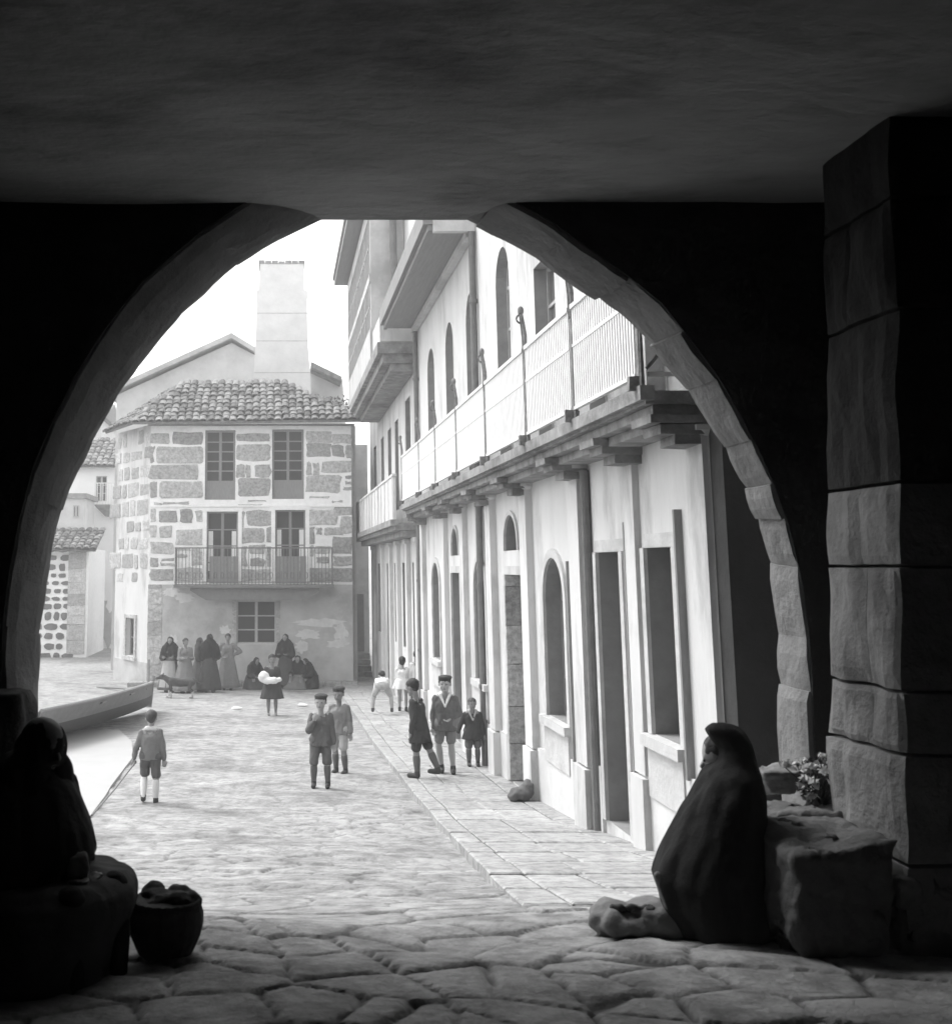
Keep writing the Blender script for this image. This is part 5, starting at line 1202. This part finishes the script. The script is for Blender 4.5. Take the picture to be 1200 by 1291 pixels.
def right_woman():
    Y = 5.78; base = G(900, 1168)
    b0 = atY(955, 1165, Y); loc = (b0.x, Y, gz(Y))
    t, J, I = person(loc, 1.60, -115, 'woman seated on the ground at the right, black shawl from head to flagstones', child=False, girl=True, pelvis=.17, lean=9, head=(4, 2),
        arms={1: (V(-.02, -.1, -1), V(-.9, -.45, .05)), -1: (V(.02, -.1, -1), V(.9, -.45, .05))}, legs={1: (V(.02, -.55, .55), V(.0, .12, -1)), -1: (V(-.02, -.55, .55), V(0, .12, -1))}, outfit=dict(jacket=('dark', .02, .02), shoes='leather', cap='none'), voxel=.008, skin='skin')
    rows = [(913, 903, 920, .02, .03), (916, 897, 930, .02, .07), (922, 893, 939, .03, .10), (932, 900, 947, .03, .12), (945, 909, 950, .03, .13), (960, 908, 952, .02, .14), (975, 889, 955, 0, .19), (1000, 875, 959, 0, .23), (1040, 853, 962, 0, .26), (1080, 832, 964, -.0, .28), (1108, 824, 966, -.0, .29), (1140, 836, 968, 0, .29), (1160, 848, 970, 0, .29), (1176, 856, 970, 0, .29)]
    mb = MB(); rings = silhouette_cloth(densify([tuple(map(float, r)) for r in rows]), Y - .05, .6, 1.3, .04, n=96); mb.loft(rings)
    o = mb.build('shawl', M['black'], None, smooth=True, voxel=.014, it=3, disp=.012, dscale=(10, 10, 3))
    o.parent = t; o.matrix_parent_inverse = Matrix.LocRotScale(Vector(loc), Euler((0, 0, math.radians(-115))), None).inverted()
    # pale skirt hem glimpsed under the shawl
    h = MB(); a = atY(829, 1104, Y - .12); b = atY(837, 1140, Y - .12); h.cone(a, b + Vector((.03, 0, 0)), .02, .035); o = h.build('skirt', M['grey'], None, smooth=True, voxel=.01); o.parent = t; o.matrix_parent_inverse = Matrix.LocRotScale(Vector(loc), Euler((0, 0, math.radians(-115))), None).inverted()
    return I
right_woman()
def left_woman():
    Y = 5.15; b0 = atY(18, 1215, Y); loc = (b0.x, Y, gz(Y)); rot = 60
    t, J, I = person(loc, 1.6, rot, 'large dark seated woman at the left edge, basket beside her knees', child=False, girl=True, pelvis=.27, lean=8, head=(0, 8),
        arms={1: (V(.1, -.2, -1), V(-.7, -.7, -.1)), -1: (V(-.1, -.2, -1), V(.7, -.7, -.1))}, legs={1: (V(.12, -1, .15), V(0, -.05, -1)), -1: (V(-.12, -1, .15), V(0, -.05, -1))}, outfit=dict(jacket=('black', .03, .02), socks=('black', 0), shoes='leather', cap='shawl', hoodf=.16, shawl=('black', .3)), voxel=.008, skin='skind')
    Mi = Matrix.LocRotScale(Vector(loc), Euler((0, 0, math.radians(rot))), None).inverted()
    def put(rings, name, m, **k):
        mb = MB(); mb.loft(rings); o = mb.build(name, M[m], None, smooth=True, voxel=.014, it=3, disp=.012, dscale=(9, 9, 3), **k); o.parent = t; o.matrix_parent_inverse = Mi
    rows = [(917, 46, 62, .0, .04), (920, 36, 72, 0, .09), (930, 30, 77, 0, .12), (948, 28, 78, 0, .13), (962, 26, 76, 0, .13), (972, 10, 78, 0, .15), (985, -12, 92, 0, .2), (1010, -25, 104, 0, .24), (1040, -35, 116, 0, .27), (1070, -40, 122, 0, .28), (1086, -40, 113, 0, .29), (1110, -45, 112, 0, .3)]
    put(silhouette_cloth(densify([tuple(map(float, r)) for r in rows]), Y, .7, .4, .02), 'shawl', 'black')
    rows = [(1092, -20, 120, 0, .15), (1098, -60, 158, 0, .36), (1112, -70, 172, 0, .44), (1130, -75, 173, 0, .48), (1150, -80, 168, 0, .5), (1175, -80, 157, 0, .5), (1205, -80, 148, 0, .5), (1221, -80, 151, 0, .5)]
    put(silhouette_cloth(densify([tuple(map(float, r)) for r in rows]), Y, .7, 2.4, .015), 'skirt', 'dark')
    c = MB(); p = atY(98, 1092, Y - .16); c.ell(p, (.045, .05, .06)); c.ell(p + Vector((-.05, 0, -.09)), (.05, .05, .09)); o = c.build('kerchief', M['mid'], None, smooth=True, voxel=.01, disp=.02, dscale=(20, 20, 20)); o.parent = t; o.matrix_parent_inverse = Mi
    s = MB(); q_ = atY(60, 1190, Y); s.box(q_.x - .25, q_.x + .2, Y - .15, Y + .3, gz(Y) - .05, gz(Y) + .3, .02)
    props(s.build('squared_stone', M['rubble'], bevel=.03), 'squared stone that the large dark woman at the left edge sits on', 'stone')
left_woman()
print('objects', len(bpy.data.objects))
